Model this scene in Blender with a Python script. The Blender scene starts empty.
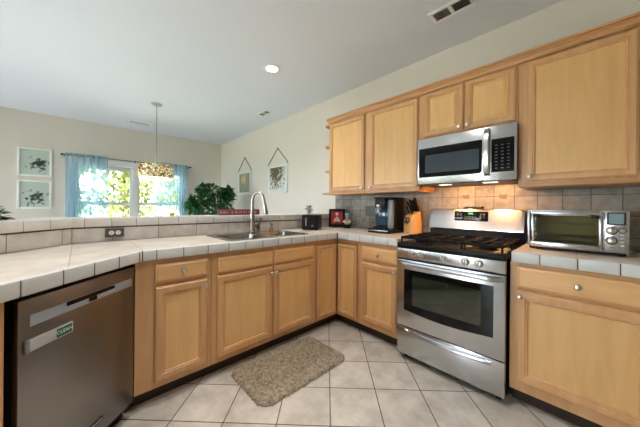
import bpy, bmesh, math, random
from mathutils import Vector, Matrix

C = bpy.context.scene.collection
sc = bpy.context.scene
PI = math.pi

# ------------------------------------------------------------------ camera
CAMH = 1.19
yaw, roll = math.radians(136.6), math.radians(0.5)
fwd = Vector((math.cos(yaw), math.sin(yaw), 0))
rgt = fwd.cross(Vector((0, 0, 1)))
upv = Vector((0, 0, 1))
r2 = math.cos(roll) * rgt + math.sin(roll) * upv
u2 = -math.sin(roll) * rgt + math.cos(roll) * upv
cam = bpy.data.cameras.new('camera')
cam.sensor_width = 36.0
cam.lens = 255.0 / 640 * 36.0
cam.shift_y = -6.8 / 640
cam.clip_start = 0.02
cam.clip_end = 200
camo = bpy.data.objects.new('camera', cam)
C.objects.link(camo)
camo.matrix_world = Matrix(((r2.x, u2.x, -fwd.x, 0), (r2.y, u2.y, -fwd.y, 0), (r2.z, u2.z, -fwd.z, CAMH), (0, 0, 0, 1)))
sc.camera = camo

# ------------------------------------------------------------------ light, exposure
sc.view_settings.view_transform = 'Standard'
sc.view_settings.look = 'None'
sc.view_settings.exposure = 0.66
sc.view_settings.gamma = 1.0
sc.cycles.use_denoising = True
sc.cycles.max_bounces = 10
sc.cycles.diffuse_bounces = 6
sc.cycles.transparent_max_bounces = 24
sc.cycles.sample_clamp_indirect = 6.0
sc.cycles.caustics_reflective = False
sc.cycles.caustics_refractive = False

WORLD_STRENGTH = 11.0
SUN = 48.0
CAN_POWER = 4.6          # each recessed ceiling light
CAN_COLOR = (1.0, 0.985, 0.97)
PENDANT_POWER = 3.0
HOOD_POWER = 2.7

w = bpy.data.worlds.new('sky')
sc.world = w
w.use_nodes = True
bg = w.node_tree.nodes['Background']
bg.inputs[0].default_value = (0.77, 0.875, 1.0, 1)
bg.inputs[1].default_value = WORLD_STRENGTH

sl = bpy.data.lights.new('sun', 'SUN')
sl.energy = SUN
sl.angle = math.radians(1.0)
sl.color = (1.0, 0.97, 0.93)
so = bpy.data.objects.new('sun', sl)
C.objects.link(so)
so.rotation_euler = Vector((-0.62, -0.42, -0.9)).to_track_quat('-Z', 'Y').to_euler()


def portal(loc, sx, sy, direction):
    """tells the renderer where daylight enters; gives no light of its own"""
    l = bpy.data.lights.new('daylight_portal', 'AREA')
    l.shape = 'RECTANGLE'
    l.size, l.size_y = sx, sy
    l.cycles.is_portal = True
    o = bpy.data.objects.new('daylight_portal', l)
    C.objects.link(o)
    o.location = loc
    o.rotation_euler = Vector(direction).to_track_quat('-Z', 'Y').to_euler()


portal((-6.30, 0.81, 1.25), 1.85, 1.42, (1, 0, 0))
portal((-1.9, -3.26, 1.05), 2.4, 2.1, (0, 1, 0))
portal((-4.8, -3.26, 1.05), 2.4, 2.1, (0, 1, 0))
portal((-6.30, -2.1, 1.25), 1.4, 1.42, (1, 0, 0))


# ------------------------------------------------------------------ materials
def srgb(r, g, b):
    def f(c):
        c /= 255.0
        return c / 12.92 if c <= 0.04045 else ((c + 0.055) / 1.055) ** 2.4
    return (f(r), f(g), f(b), 1.0)


def newmat(name):
    m = bpy.data.materials.new(name)
    m.use_nodes = True
    nt = m.node_tree
    return m, nt, nt.nodes['Principled BSDF']


def N(nt, t, **kw):
    n = nt.nodes.new(t)
    for k, v in kw.items():
        setattr(n, k, v)
    return n


def plain(name, col, rough=0.5, metal=0.0, emit=None, estr=0.0, spec=0.5, coat=0.0, noise=0.06, nscale=30.0):
    m, nt, b = newmat(name)
    b.inputs['Roughness'].default_value = rough
    b.inputs['Metallic'].default_value = metal
    b.inputs['Specular IOR Level'].default_value = spec
    b.inputs['Coat Weight'].default_value = coat
    tc = N(nt, 'ShaderNodeTexCoord')
    no = N(nt, 'ShaderNodeTexNoise')
    no.inputs['Scale'].default_value = nscale
    no.inputs['Detail'].default_value = 3
    nt.links.new(tc.outputs['Object'], no.inputs['Vector'])
    mx = N(nt, 'ShaderNodeMix', data_type='RGBA')
    d = 1 - noise
    u = 1 + noise
    mx.inputs[6].default_value = (col[0] * d, col[1] * d, col[2] * d, 1)
    mx.inputs[7].default_value = (min(1, col[0] * u), min(1, col[1] * u), min(1, col[2] * u), 1)
    nt.links.new(no.outputs['Fac'], mx.inputs[0])
    nt.links.new(mx.outputs[2], b.inputs['Base Color'])
    if emit:
        b.inputs['Emission Color'].default_value = emit
        b.inputs['Emission Strength'].default_value = estr
    return m


def wood(name, c1, c2, horiz=False, rough=0.38):
    m, nt, b = newmat(name)
    tc = N(nt, 'ShaderNodeTexCoord')
    mp = N(nt, 'ShaderNodeMapping')
    mp.inputs['Scale'].default_value = (1.6, 14, 16) if horiz else (14, 14, 1.5)
    oi = N(nt, 'ShaderNodeObjectInfo')
    nt.links.new(tc.outputs['Object'], mp.inputs['Vector'])
    ofs = N(nt, 'ShaderNodeVectorMath', operation='SCALE')
    ofs.inputs[0].default_value = (13.0, 7.0, 5.0)
    nt.links.new(oi.outputs['Random'], ofs.inputs['Scale'])
    nt.links.new(ofs.outputs[0], mp.inputs['Location'])
    n1 = N(nt, 'ShaderNodeTexNoise')
    n1.inputs['Scale'].default_value = 1.3
    n1.inputs['Detail'].default_value = 6
    n1.inputs['Distortion'].default_value = 0.6
    nt.links.new(mp.outputs[0], n1.inputs['Vector'])
    n2 = N(nt, 'ShaderNodeTexNoise')
    n2.inputs['Scale'].default_value = 7
    n2.inputs['Detail'].default_value = 3
    nt.links.new(mp.outputs[0], n2.inputs['Vector'])
    mm = N(nt, 'ShaderNodeMath', operation='MULTIPLY_ADD')
    mm.inputs[1].default_value = 0.22
    nt.links.new(n2.outputs['Fac'], mm.inputs[0])
    nt.links.new(n1.outputs['Fac'], mm.inputs[2])
    cr = N(nt, 'ShaderNodeValToRGB')
    cr.color_ramp.elements[0].position = 0.36
    cr.color_ramp.elements[0].color = c2
    cr.color_ramp.elements[1].position = 0.82
    cr.color_ramp.elements[1].color = c1
    nt.links.new(mm.outputs[0], cr.inputs['Fac'])
    hs = N(nt, 'ShaderNodeHueSaturation')
    mr = N(nt, 'ShaderNodeMapRange')
    mr.inputs[3].default_value = 0.95
    mr.inputs[4].default_value = 1.05
    nt.links.new(oi.outputs['Random'], mr.inputs[0])
    nt.links.new(mr.outputs[0], hs.inputs['Value'])
    nt.links.new(cr.outputs[0], hs.inputs['Color'])
    nt.links.new(hs.outputs[0], b.inputs['Base Color'])
    b.inputs['Roughness'].default_value = rough
    b.inputs['Coat Weight'].default_value = 0.15
    b.inputs['Coat Roughness'].default_value = 0.25
    return m


def tile(name, c1, c2, grout, pitch, mortar, rot=(0, 0, 0), loc=(0, 0, 0), rough=0.4, pitchy=None, offset=0.0, mottle=6.0, bump=0.25, cell=0.5, world=True):
    m, nt, b = newmat(name)
    tc = N(nt, 'ShaderNodeTexCoord')
    mp = N(nt, 'ShaderNodeMapping')
    mp.vector_type = 'POINT'
    mp.inputs['Rotation'].default_value = rot
    mp.inputs['Location'].default_value = loc
    nt.links.new(tc.outputs['Object'], mp.inputs['Vector'])
    br = N(nt, 'ShaderNodeTexBrick', offset=offset, offset_frequency=2, squash=1.0)
    br.inputs['Scale'].default_value = 1.0
    br.inputs['Mortar Size'].default_value = mortar
    br.inputs['Mortar Smooth'].default_value = 0.15
    br.inputs['Brick Width'].default_value = pitch
    br.inputs['Row Height'].default_value = pitchy or pitch
    br.inputs['Bias'].default_value = 0.0
    br.inputs['Color1'].default_value = (0, 0, 0, 1)
    br.inputs['Color2'].default_value = (1, 1, 1, 1)
    nt.links.new(mp.outputs[0], br.inputs['Vector'])
    no = N(nt, 'ShaderNodeTexNoise')
    no.inputs['Scale'].default_value = mottle
    no.inputs['Detail'].default_value = 6
    no.inputs['Roughness'].default_value = 0.62
    nt.links.new(tc.outputs['Object'], no.inputs['Vector'])
    mix0 = N(nt, 'ShaderNodeMath', operation='MULTIPLY_ADD')   # noise + cell tint
    sub = N(nt, 'ShaderNodeMath', operation='SUBTRACT')
    sub.inputs[1].default_value = 0.5
    nt.links.new(br.outputs['Color'], sub.inputs[0])
    mix0.inputs[1].default_value = cell * 0.5
    nt.links.new(sub.outputs[0], mix0.inputs[0])
    nt.links.new(no.outputs['Fac'], mix0.inputs[2])
    cr = N(nt, 'ShaderNodeValToRGB')
    cr.color_ramp.elements[0].position = 0.3
    cr.color_ramp.elements[0].color = c2
    cr.color_ramp.elements[1].position = 0.7
    cr.color_ramp.elements[1].color = c1
    nt.links.new(mix0.outputs[0], cr.inputs['Fac'])
    mx = N(nt, 'ShaderNodeMix', data_type='RGBA')
    nt.links.new(br.outputs['Fac'], mx.inputs[0])
    nt.links.new(cr.outputs[0], mx.inputs[6])
    mx.inputs[7].default_value = grout
    nt.links.new(mx.outputs[2], b.inputs['Base Color'])
    b.inputs['Roughness'].default_value = rough
    bp = N(nt, 'ShaderNodeBump')
    bp.invert = True
    bp.inputs['Strength'].default_value = bump
    bp.inputs['Distance'].default_value = 0.004
    nt.links.new(br.outputs['Fac'], bp.inputs['Height'])
    nt.links.new(bp.outputs[0], b.inputs['Normal'])
    return m


def steel(name, col, rough=0.3, axis=(1, 8, 8)):
    m, nt, b = newmat(name)
    b.inputs['Metallic'].default_value = 1.0
    tc = N(nt, 'ShaderNodeTexCoord')
    mp = N(nt, 'ShaderNodeMapping')
    mp.inputs['Scale'].default_value = axis
    nt.links.new(tc.outputs['Object'], mp.inputs['Vector'])
    no = N(nt, 'ShaderNodeTexNoise')
    no.inputs['Scale'].default_value = 2
    no.inputs['Detail'].default_value = 1
    nt.links.new(mp.outputs[0], no.inputs['Vector'])
    mr = N(nt, 'ShaderNodeMapRange')
    mr.inputs[3].default_value = rough * 0.97
    mr.inputs[4].default_value = rough * 1.03
    nt.links.new(no.outputs['Fac'], mr.inputs[0])
    nt.links.new(mr.outputs[0], b.inputs['Roughness'])
    mx = N(nt, 'ShaderNodeMix', data_type='RGBA')
    mx.inputs[6].default_value = (col[0] * .98, col[1] * .98, col[2] * .98, 1)
    mx.inputs[7].default_value = (min(1, col[0] * 1.02), min(1, col[1] * 1.02), min(1, col[2] * 1.02), 1)
    nt.links.new(no.outputs['Fac'], mx.inputs[0])
    nt.links.new(mx.outputs[2], b.inputs['Base Color'])
    return m


def glass(name, tint=(1, 1, 1, 1), refl=0.08):
    """thin pane: mostly see-through with a Fresnel gloss"""
    m = bpy.data.materials.new(name)
    m.use_nodes = True
    nt = m.node_tree
    nt.nodes.clear()
    out = N(nt, 'ShaderNodeOutputMaterial')
    tr = N(nt, 'ShaderNodeBsdfTransparent')
    tr.inputs[0].default_value = tint
    gl = N(nt, 'ShaderNodeBsdfGlossy')
    gl.inputs['Roughness'].default_value = 0.03
    fr = N(nt, 'ShaderNodeFresnel')
    fr.inputs[0].default_value = 1.45
    mx = N(nt, 'ShaderNodeMixShader')
    nt.links.new(fr.outputs[0], mx.inputs[0])
    nt.links.new(tr.outputs[0], mx.inputs[1])
    nt.links.new(gl.outputs[0], mx.inputs[2])
    nt.links.new(mx.outputs[0], out.inputs[0])
    return m


M = {}
M['wall'] = plain('cream wall paint', srgb(214, 208, 198), 0.85, spec=0.2, noise=0.015, nscale=3)
M['ceil'] = plain('ceiling paint', srgb(226, 231, 238), 0.9, spec=0.2, noise=0.012, nscale=2)
M['white'] = plain('white gloss paint', srgb(238, 238, 236), 0.4, noise=0.01)
M['frame_wood'] = wood('maple frame', srgb(212, 165, 116), srgb(196, 147, 99))
M['rail_wood'] = wood('maple rail', srgb(200, 151, 102), srgb(182, 132, 84), True)
M['panel_wood'] = wood('maple panel', srgb(229, 184, 124), srgb(215, 167, 106))
M['drawer_wood'] = wood('maple drawer front', srgb(225, 178, 122), srgb(211, 161, 106), True)
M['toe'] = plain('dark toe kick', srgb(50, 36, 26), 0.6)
M['nickel'] = steel('brushed nickel', (0.62, 0.58, 0.52), 0.28, (30, 30, 30))
M['steel'] = steel('stainless steel', (0.56, 0.57, 0.585), 0.25)
M['faucet'] = steel('faucet nickel', (0.36, 0.325, 0.28), 0.27, (30, 30, 30))
M['steel_sink'] = steel('sink steel', (0.44, 0.43, 0.41), 0.24)
M['dark_steel'] = steel('dark stainless steel', (0.262, 0.25, 0.24), 0.30, (8, 8, 1))
M['light_steel'] = plain('pale grey control strip', srgb(168, 178, 190), 0.35, 0.3)
M['lamp_metal'] = plain('pale grey metal', srgb(170, 172, 172), 0.4, 0.4)
M['black'] = plain('black plastic', srgb(15, 15, 17), 0.4, spec=0.3)
M['black_gloss'] = plain('black glass', srgb(9, 9, 11), 0.08, spec=0.3)
M['iron'] = plain('cast iron', srgb(11, 11, 12), 0.6, spec=0.2)
M['matte_black'] = plain('matte black shell', srgb(10, 10, 11), 0.4, spec=0.25)
M['enamel'] = plain('black enamel', srgb(9, 9, 10), 0.35, spec=0.2)
M['oven_glass'] = plain('reflection tinted oven glass', srgb(38, 44, 34), 0.05, spec=0.8)  # greenish reflection tinted into the base colour
M['mw_glass'] = plain('microwave window', srgb(54, 64, 74), 0.12, spec=0.7)
M['grey_btn'] = plain('grey print', srgb(120, 124, 130), 0.5)
M['dim_btn'] = plain('dim print', srgb(78, 82, 86), 0.5)
M['white_btn'] = plain('white print', srgb(215, 220, 225), 0.5)
M['green_led'] = plain('green digits', srgb(20, 60, 30), 0.4, emit=(0.1, 0.8, 0.25, 1), estr=0.8)
M['lcd'] = plain('pale display', srgb(112, 132, 134), 0.3, emit=srgb(120, 150, 155), estr=0.08)
M['magnet_green'] = plain('green card', srgb(14, 104, 78), 0.5)
M['magnet_frame'] = plain('silver magnet frame', srgb(186, 187, 188), 0.4, 0.3)
M['cm_grey'] = plain('slate grey panel', srgb(136, 144, 154), 0.35)
M['teal'] = plain('smoky blue plastic', srgb(30, 62, 78), 0.12, spec=0.7)
M['block_wood'] = wood('pale block wood', srgb(228, 186, 122), srgb(212, 162, 98))
M['red'] = plain('red print', srgb(178, 30, 26), 0.5)
M['cream'] = plain('cream print', srgb(228, 214, 196), 0.6)
M['skin_print'] = plain('tan print', srgb(206, 160, 130), 0.6)
M['pale_blue'] = plain('pale blue glaze', srgb(170, 190, 205), 0.4)
M['sign_red'] = plain('dull red paint', srgb(104, 44, 46), 0.6, noise=0.25, nscale=40)
M['pot'] = plain('dark clay pot', srgb(60, 50, 44), 0.6)
M['soil'] = plain('soil', srgb(48, 36, 28), 0.95)
M['leaf'] = plain('dark green leaf', srgb(44, 98, 50), 0.3, noise=0.5, nscale=6)
M['leaf2'] = plain('fresh green leaf', srgb(40, 96, 40), 0.4, noise=0.4, nscale=9)
M['stem'] = plain('brown stem', srgb(88, 68, 48), 0.8)
M['yellow'] = plain('yellow glaze', srgb(214, 190, 60), 0.4)
M['cord'] = plain('brown cord', srgb(120, 98, 72), 0.8)
M['outlet_plate'] = plain('pewter plate', srgb(92, 84, 76), 0.4, 0.4)
M['grille'] = plain('dark grille', srgb(60, 62, 62), 0.7)
M['blade_grey'] = plain('grey louvre', srgb(150, 153, 152), 0.6)
M['glass'] = glass('window glass')
M['oven_pane'] = glass('toaster oven glass', (0.82, 0.80, 0.70, 1))
M['oven_inside'] = plain('toaster oven lining', srgb(196, 186, 146), 0.5, 0.2)

# tiled surfaces
M['floor'] = tile('floor tile', srgb(214, 206, 195), srgb(172, 164, 152), srgb(68, 57, 48), 0.294, 0.0032,
                  rot=(0, 0, math.radians(45)), loc=(0, 0, 0), rough=0.36, mottle=7, bump=0.2, cell=0.25)
_fl = M['floor'].node_tree
for n in _fl.nodes:
    if n.type == 'MAPPING':        # tile axes run at 45 degrees to the cabinets
        n.inputs['Rotation'].default_value = (0, 0, math.radians(-135))
        n.inputs['Location'].default_value = (-1.385 + 0.294 * 8, 0.028 + 0.294 * 8, 0)
M['top'] = tile('counter tile', srgb(214, 204, 191), srgb(188, 177, 163), srgb(140, 130, 118), 0.30, 0.0018,
                rough=0.36, mottle=9, bump=0.12, cell=0.2, loc=(0.05, 0.03, 0))
M['edge'] = plain('edge tile', srgb(206, 206, 204), 0.35, noise=0.10, nscale=14)
M['grout'] = plain('dark grout', srgb(84, 76, 66), 0.9)
M['splash'] = tile('wall tile', srgb(158, 150, 138), srgb(118, 112, 101), srgb(66, 58, 50), 0.139, 0.0022,
                   rot=(PI / 2, 0, 0), rough=0.4, mottle=16, bump=0.2, cell=0.5)
for n in M['splash'].node_tree.nodes:
    if n.type == 'MAPPING':
        n.inputs['Rotation'].default_value = (-PI / 2, 0, 0)
        n.inputs['Location'].default_value = (0.411 + 0.139 * 40, 0.937 + 0, 0)
M['bartile'] = tile('bar tile', srgb(206, 201, 194), srgb(178, 172, 164), srgb(98, 90, 82), 0.285, 0.0022,
                    rot=(-PI / 2, 0, 0), rough=0.38, mottle=12, bump=0.2, cell=0.3, pitchy=0.4)
M['ledge_edge'] = plain('ledge tile', srgb(206, 202, 196), 0.38, noise=0.12, nscale=12)
M['motif'] = plain('motif glaze', srgb(112, 94, 76), .5)
M['accent'] = plain('accent tile', srgb(112, 110, 98), 0.4, noise=0.25, nscale=60)
M['lawn'] = plain('lawn', srgb(112, 118, 84), 0.95, noise=0.3, nscale=20)
M['tree_leaf'] = plain('garden leaf', srgb(66, 100, 48), 0.6, noise=0.5, nscale=1.5)
M['tree_leaf2'] = plain('garden leaf pale', srgb(104, 118, 50), 0.6, noise=0.5, nscale=1.5)
M['trunk'] = plain('bark', srgb(96, 78, 62), 0.9)


def curtain_mat():
    m = bpy.data.materials.new('sheer blue fabric')
    m.use_nodes = True
    nt = m.node_tree
    nt.nodes.clear()
    out = N(nt, 'ShaderNodeOutputMaterial')
    col = srgb(176, 208, 224)
    df = N(nt, 'ShaderNodeBsdfDiffuse')
    df.inputs[0].default_value = col
    tl = N(nt, 'ShaderNodeBsdfTranslucent')
    tl.inputs[0].default_value = col
    tr = N(nt, 'ShaderNodeBsdfTransparent')
    tr.inputs[0].default_value = (0.86, 0.95, 1, 1)
    a = N(nt, 'ShaderNodeMixShader')
    a.inputs[0].default_value = 0.45
    b = N(nt, 'ShaderNodeMixShader')
    tc = N(nt, 'ShaderNodeTexCoord')
    wv = N(nt, 'ShaderNodeTexNoise')
    wv.inputs['Scale'].default_value = 1.0
    wv.inputs['Detail'].default_value = 4
    mpc = N(nt, 'ShaderNodeMapping')
    mpc.inputs['Scale'].default_value = (1, 24, .35)
    nt.links.new(tc.outputs['Object'], mpc.inputs['Vector'])
    nt.links.new(mpc.outputs[0], wv.inputs['Vector'])
    mr = N(nt, 'ShaderNodeMapRange')
    mr.inputs[1].default_value = 0.32
    mr.inputs[2].default_value = 0.68
    mr.inputs[3].default_value = 0.12
    mr.inputs[4].default_value = 0.62
    nt.links.new(wv.outputs['Fac'], mr.inputs[0])
    nt.links.new(mr.outputs[0], b.inputs[0])
    nt.links.new(df.outputs[0], a.inputs[1])
    nt.links.new(tl.outputs[0], a.inputs[2])
    nt.links.new(a.outputs[0], b.inputs[1])
    nt.links.new(tr.outputs[0], b.inputs[2])
    nt.links.new(b.outputs[0], out.inputs[0])
    return m


M['curtain'] = curtain_mat()


def print_mat(name, base, dark, scale, centre, radius, thr=0.5, third=None):
    """blotchy artwork: noise marks gathered round a centre (object x,z)"""
    m, nt, b = newmat(name)
    tc = N(nt, 'ShaderNodeTexCoord')
    no = N(nt, 'ShaderNodeTexNoise')
    no.inputs['Scale'].default_value = scale
    no.inputs['Detail'].default_value = 5
    nt.links.new(tc.outputs['Object'], no.inputs['Vector'])
    vs = N(nt, 'ShaderNodeVectorMath', operation='DISTANCE')
    vs.inputs[1].default_value = centre
    nt.links.new(tc.outputs['Object'], vs.inputs[0])
    mr = N(nt, 'ShaderNodeMapRange')
    mr.inputs[1].default_value = 0
    mr.inputs[2].default_value = radius
    mr.inputs[3].default_value = 0.22
    mr.inputs[4].default_value = -0.2
    nt.links.new(vs.outputs['Value'], mr.inputs[0])
    ad = N(nt, 'ShaderNodeMath', operation='ADD')
    nt.links.new(no.outputs['Fac'], ad.inputs[0])
    nt.links.new(mr.outputs[0], ad.inputs[1])
    cr = N(nt, 'ShaderNodeValToRGB')
    e = cr.color_ramp.elements
    e[0].position = thr
    e[0].color = base
    e[1].position = thr + 0.16
    e[1].color = dark
    if third:
        k = e.new(thr + 0.07)
        k.color = third
    nt.links.new(ad.outputs[0], cr.inputs['Fac'])
    nt.links.new(cr.outputs[0], b.inputs['Base Color'])
    b.inputs['Roughness'].default_value = 0.35
    return m


# ------------------------------------------------------------------ mesh helpers
def box(bm, x0, y0, z0, x1, y1, z1, bev=0.0, seg=2):
    mat = Matrix.Translation(((x0 + x1) / 2, (y0 + y1) / 2, (z0 + z1) / 2)) @ Matrix.Diagonal((abs(x1 - x0), abs(y1 - y0), abs(z1 - z0), 1))
    r = bmesh.ops.create_cube(bm, size=1.0, matrix=mat)
    if bev > 0:
        es = list({e for v in r['verts'] for e in v.link_edges})
        bmesh.ops.bevel(bm, geom=es, offset=bev, segments=seg, affect='EDGES', profile=0.5)


def xbox(bm, mat, sx, sy, sz, bev=0.0, seg=2):
    """a box of the given size placed by a matrix"""
    r = bmesh.ops.create_cube(bm, size=1.0, matrix=mat @ Matrix.Diagonal((sx, sy, sz, 1)))
    if bev > 0:
        es = list({e for v in r['verts'] for e in v.link_edges})
        bmesh.ops.bevel(bm, geom=es, offset=bev, segments=seg, affect='EDGES', profile=0.5)


def loft(bm, loops, cap0=True, cap1=True, closed=True):
    vs = [[bm.verts.new(p) for p in l] for l in loops]
    n = len(loops[0])
    for a, b in zip(vs, vs[1:]):
        for i in range(n if closed else n - 1):
            j = (i + 1) % n
            try:
                bm.faces.new((a[i], a[j], b[j], b[i]))
            except ValueError:
                pass
    if cap0:
        bm.faces.new(list(reversed(vs[0])))
    if cap1:
        bm.faces.new(vs[-1])
    return vs


def lathe(bm, prof, n=24, mat=Matrix.Identity(4), cap=True):
    loops = []
    for r, z in prof:
        loops.append([mat @ Vector((r * math.cos(2 * PI * k / n), r * math.sin(2 * PI * k / n), z)) for k in range(n)])
    loft(bm, loops, cap, cap)


def cyl(bm, p0, p1, r0, r1=None, n=20):
    p0, p1 = Vector(p0), Vector(p1)
    d = p1 - p0
    m = Matrix.Translation(p0) @ d.to_track_quat('Z', 'Y').to_matrix().to_4x4()
    lathe(bm, [(r0, 0), (r0 if r1 is None else r1, d.length)], n, m)


def tube(bm, pts, r, n=10):
    pts = [Vector(p) for p in pts]
    rs = r if isinstance(r, (list, tuple)) else [r] * len(pts)
    loops = []
    t = (pts[1] - pts[0]).normalized()
    ref = Vector((0, 0, 1)) if abs(t.z) < 0.9 else Vector((1, 0, 0))
    u = t.cross(ref).normalized()
    for i, p in enumerate(pts):
        a = pts[max(i - 1, 0)]
        b = pts[min(i + 1, len(pts) - 1)]
        t = (b - a).normalized()
        u = (u - t * u.dot(t)).normalized()
        v = t.cross(u)
        loops.append([p + (u * math.cos(2 * PI * k / n) + v * math.sin(2 * PI * k / n)) * rs[i] for k in range(n)])
    loft(bm, loops)


def prism(bm, pts, z0, z1, axis='z', bev=0.0):
    def P(a, b, c):
        return (a, b, c) if axis == 'z' else ((a, c, b) if axis == 'y' else (c, a, b))
    vs = loft(bm, [[P(a, b, z0) for a, b in pts], [P(a, b, z1) for a, b in pts]])
    if bev:
        es = list({e for l in vs for v in l for e in v.link_edges})
        bmesh.ops.bevel(bm, geom=es, offset=bev, segments=2, affect='EDGES', profile=0.5)


def rrect(cx, cy, w, h, r, n=5):
    out = []
    for (sx, sy, a0) in ((1, 1, 0), (-1, 1, 90), (-1, -1, 180), (1, -1, 270)):
        for k in range(n + 1):
            a = math.radians(a0 + 90 * k / n)
            out.append((cx + sx * (w / 2 - r) + r * math.cos(a), cy + sy * (h / 2 - r) + r * math.sin(a)))
    return out


def plate(bm, outer, holes, z0, z1):
    """flat plate with holes, from z0 up to z1"""
    def ring(pts, z):
        vs = [bm.verts.new((a, b, z)) for a, b in pts]
        es = [bm.edges.new((vs[i], vs[(i + 1) % len(vs)])) for i in range(len(vs))]
        return vs, es
    for z in (z0, z1):
        es = []
        for p in [outer] + holes:
            es += ring(p, z)[1]
        bmesh.ops.triangle_fill(bm, use_beauty=True, use_dissolve=False, edges=es)
    for p in [outer] + holes:
        loft(bm, [[(a, b, z0) for a, b in p], [(a, b, z1) for a, b in p]], False, False)
    bmesh.ops.remove_doubles(bm, verts=bm.verts[:], dist=1e-5)


def fin(name, bm, mat, parent=None, loc=(0, 0, 0), rotz=0.0, smooth=True, ang=35):
    bmesh.ops.recalc_face_normals(bm, faces=bm.faces[:])
    me = bpy.data.meshes.new(name)
    bm.to_mesh(me)
    bm.free()
    me.materials.append(mat)
    if smooth:
        me.polygons.foreach_set('use_smooth', [True] * len(me.polygons))
        me.set_sharp_from_angle(angle=math.radians(ang))
    o = bpy.data.objects.new(name, me)
    C.objects.link(o)
    o.location = loc
    o.rotation_euler = (0, 0, rotz)
    if parent:
        o.parent = parent
    return o


def tag(o, label=None, cat=None, group=None, kind=None):
    if label:
        o['label'] = label
    if cat:
        o['category'] = cat
    if group:
        o['group'] = group
    if kind:
        o['kind'] = kind
    return o


def thing(name, label, cat, loc=(0, 0, 0), rotz=0.0, group=None, kind=None):
    o = bpy.data.objects.new(name, None)
    o.empty_display_size = 0.1
    C.objects.link(o)
    o.location = loc
    o.rotation_euler = (0, 0, rotz)
    return tag(o, label, cat, group, kind)


def B():
    return bmesh.new()


def text_mesh(name, body, size, mat, parent, matrix, depth=0.0006):
    cu = bpy.data.curves.new(name, 'FONT')
    cu.body = body
    cu.size = size
    cu.extrude = depth
    cu.align_x = 'CENTER'
    cu.align_y = 'CENTER'
    t = bpy.data.objects.new(name, cu)
    C.objects.link(t)
    dg = bpy.context.evaluated_depsgraph_get()
    dg.update()
    me = bpy.data.meshes.new_from_object(t.evaluated_get(dg))
    bpy.data.objects.remove(t)
    me.transform(matrix)
    me.materials.clear()
    me.materials.append(mat)
    o = bpy.data.objects.new(name, me)
    C.objects.link(o)
    o.parent = parent
    return o


def leaf_cloud(bm, clusters, n, size, rng, droop=0.3, aspect=0.5):
    for _ in range(n):
        c, rad = rng.choice(clusters)
        while True:
            d = Vector((rng.uniform(-1, 1), rng.uniform(-1, 1), rng.uniform(-1, 1)))
            if 0.25 < d.length < 1:
                break
        p = Vector(c) + Vector((d.x * rad[0], d.y * rad[1], d.z * rad[2]))
        out = Vector((d.x, d.y, d.z - droop + rng.uniform(-.4, .4)))
        out = (out + Vector((rng.uniform(-.6, .6), rng.uniform(-.6, .6), 0))).normalized()
        side = out.cross(Vector((rng.uniform(-.3, .3), rng.uniform(-.3, .3), 1))).normalized()
        nn = side.cross(out).normalized()
        L = size * rng.uniform(0.6, 1.25)
        W = L * aspect * 0.5
        a = bm.verts.new(p)
        b = bm.verts.new(p + out * L * .45 + side * W + nn * L * .05)
        c2 = bm.verts.new(p + out * L - nn * L * .12)
        e = bm.verts.new(p + out * L * .45 - side * W + nn * L * .05)
        m = bm.verts.new(p + out * L * .5 - nn * L * .03)
        bm.faces.new((a, b, m))
        bm.faces.new((b, c2, m))
        bm.faces.new((a, m, e))
        bm.faces.new((m, c2, e))


# ------------------------------------------------------------------ the setting
NY = 2.53           # face of the north (range) wall
WX = -6.24          # face of the west (window) wall
SY, EX = -3.2, 1.6
CZ = 2.69
b = B(); box(b, WX - .1, SY - .1, -.1, EX + .1, NY + .1, 0)
tag(fin('floor', b, M['floor'], smooth=False), kind='structure')
b = B(); box(b, WX - .1, SY - .1, CZ, EX + .1, NY + .1, CZ + .1)
tag(fin('ceiling', b, M['ceil'], smooth=False), kind='structure')
b = B(); box(b, WX - .1, NY, 0, EX + .1, NY + .1, CZ)
tag(fin('wall_north', b, M['wall'], smooth=False), kind='structure')


def wall_two_openings(name, c0, c1, a0, a1, ops, z0, z1):
    b = B()
    y = a0
    for (o0, o1) in ops:
        box(b, c0, y, 0, c1, o0, CZ); box(b, c0, o0, 0, c1, o1, z0); box(b, c0, o0, z1, c1, o1, CZ)
        y = o1
    box(b, c0, y, 0, c1, a1, CZ)
    return tag(fin(name, b, M['wall'], smooth=False), kind='structure')


WY0, WY1, WZ0, WZ1 = -0.09, 1.72, 0.55, 1.96
wall_two_openings('wall_west', WX - .1, WX, SY - .1, NY, [(-2.8, -1.4), (WY0, WY1)], WZ0, WZ1)
b = B()
for (q0, q1) in ((WX, -6.0), (-3.6, -3.1), (-.7, EX)):
    box(b, q0, SY - .1, 0, q1, SY, CZ)
for (q0, q1) in ((-6.0, -3.6), (-3.1, -.7)):
    box(b, q0, SY - .1, 2.1, q1, SY, CZ)
tag(fin('wall_south', b, M['wall'], smooth=False), kind='structure')
b = B(); box(b, EX, SY - .1, 0, EX + .1, NY, CZ)
tag(fin('wall_east', b, M['wall'], smooth=False), kind='structure')

# peninsula half wall (kitchen side face x = -2.37, turning 45 degrees)
DV = Vector((.70710678, -.70710678, 0))
NV = Vector((.70710678, .70710678, 0))


def offs(x_off, t_end, t_in=0.0):
    """half-wall plan line pushed x_off towards the dining room: north end, bend, far end"""
    bend = Vector((-2.37, -.03, 0))
    k = math.tan(math.radians(22.5))
    pb = Vector((bend.x - x_off, bend.y - x_off * k, 0))
    pe = bend + DV * t_end - NV * x_off
    return [(pb.x, NY - .001), (pb.x, pb.y), (pe.x, pe.y)]


b = B()
prism(b, offs(0.012, 1.55) + list(reversed(offs(0.12, 1.55))), 0, 1.03)
tag(fin('wall_peninsula', b, M['wall'], smooth=False), kind='structure')

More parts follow.
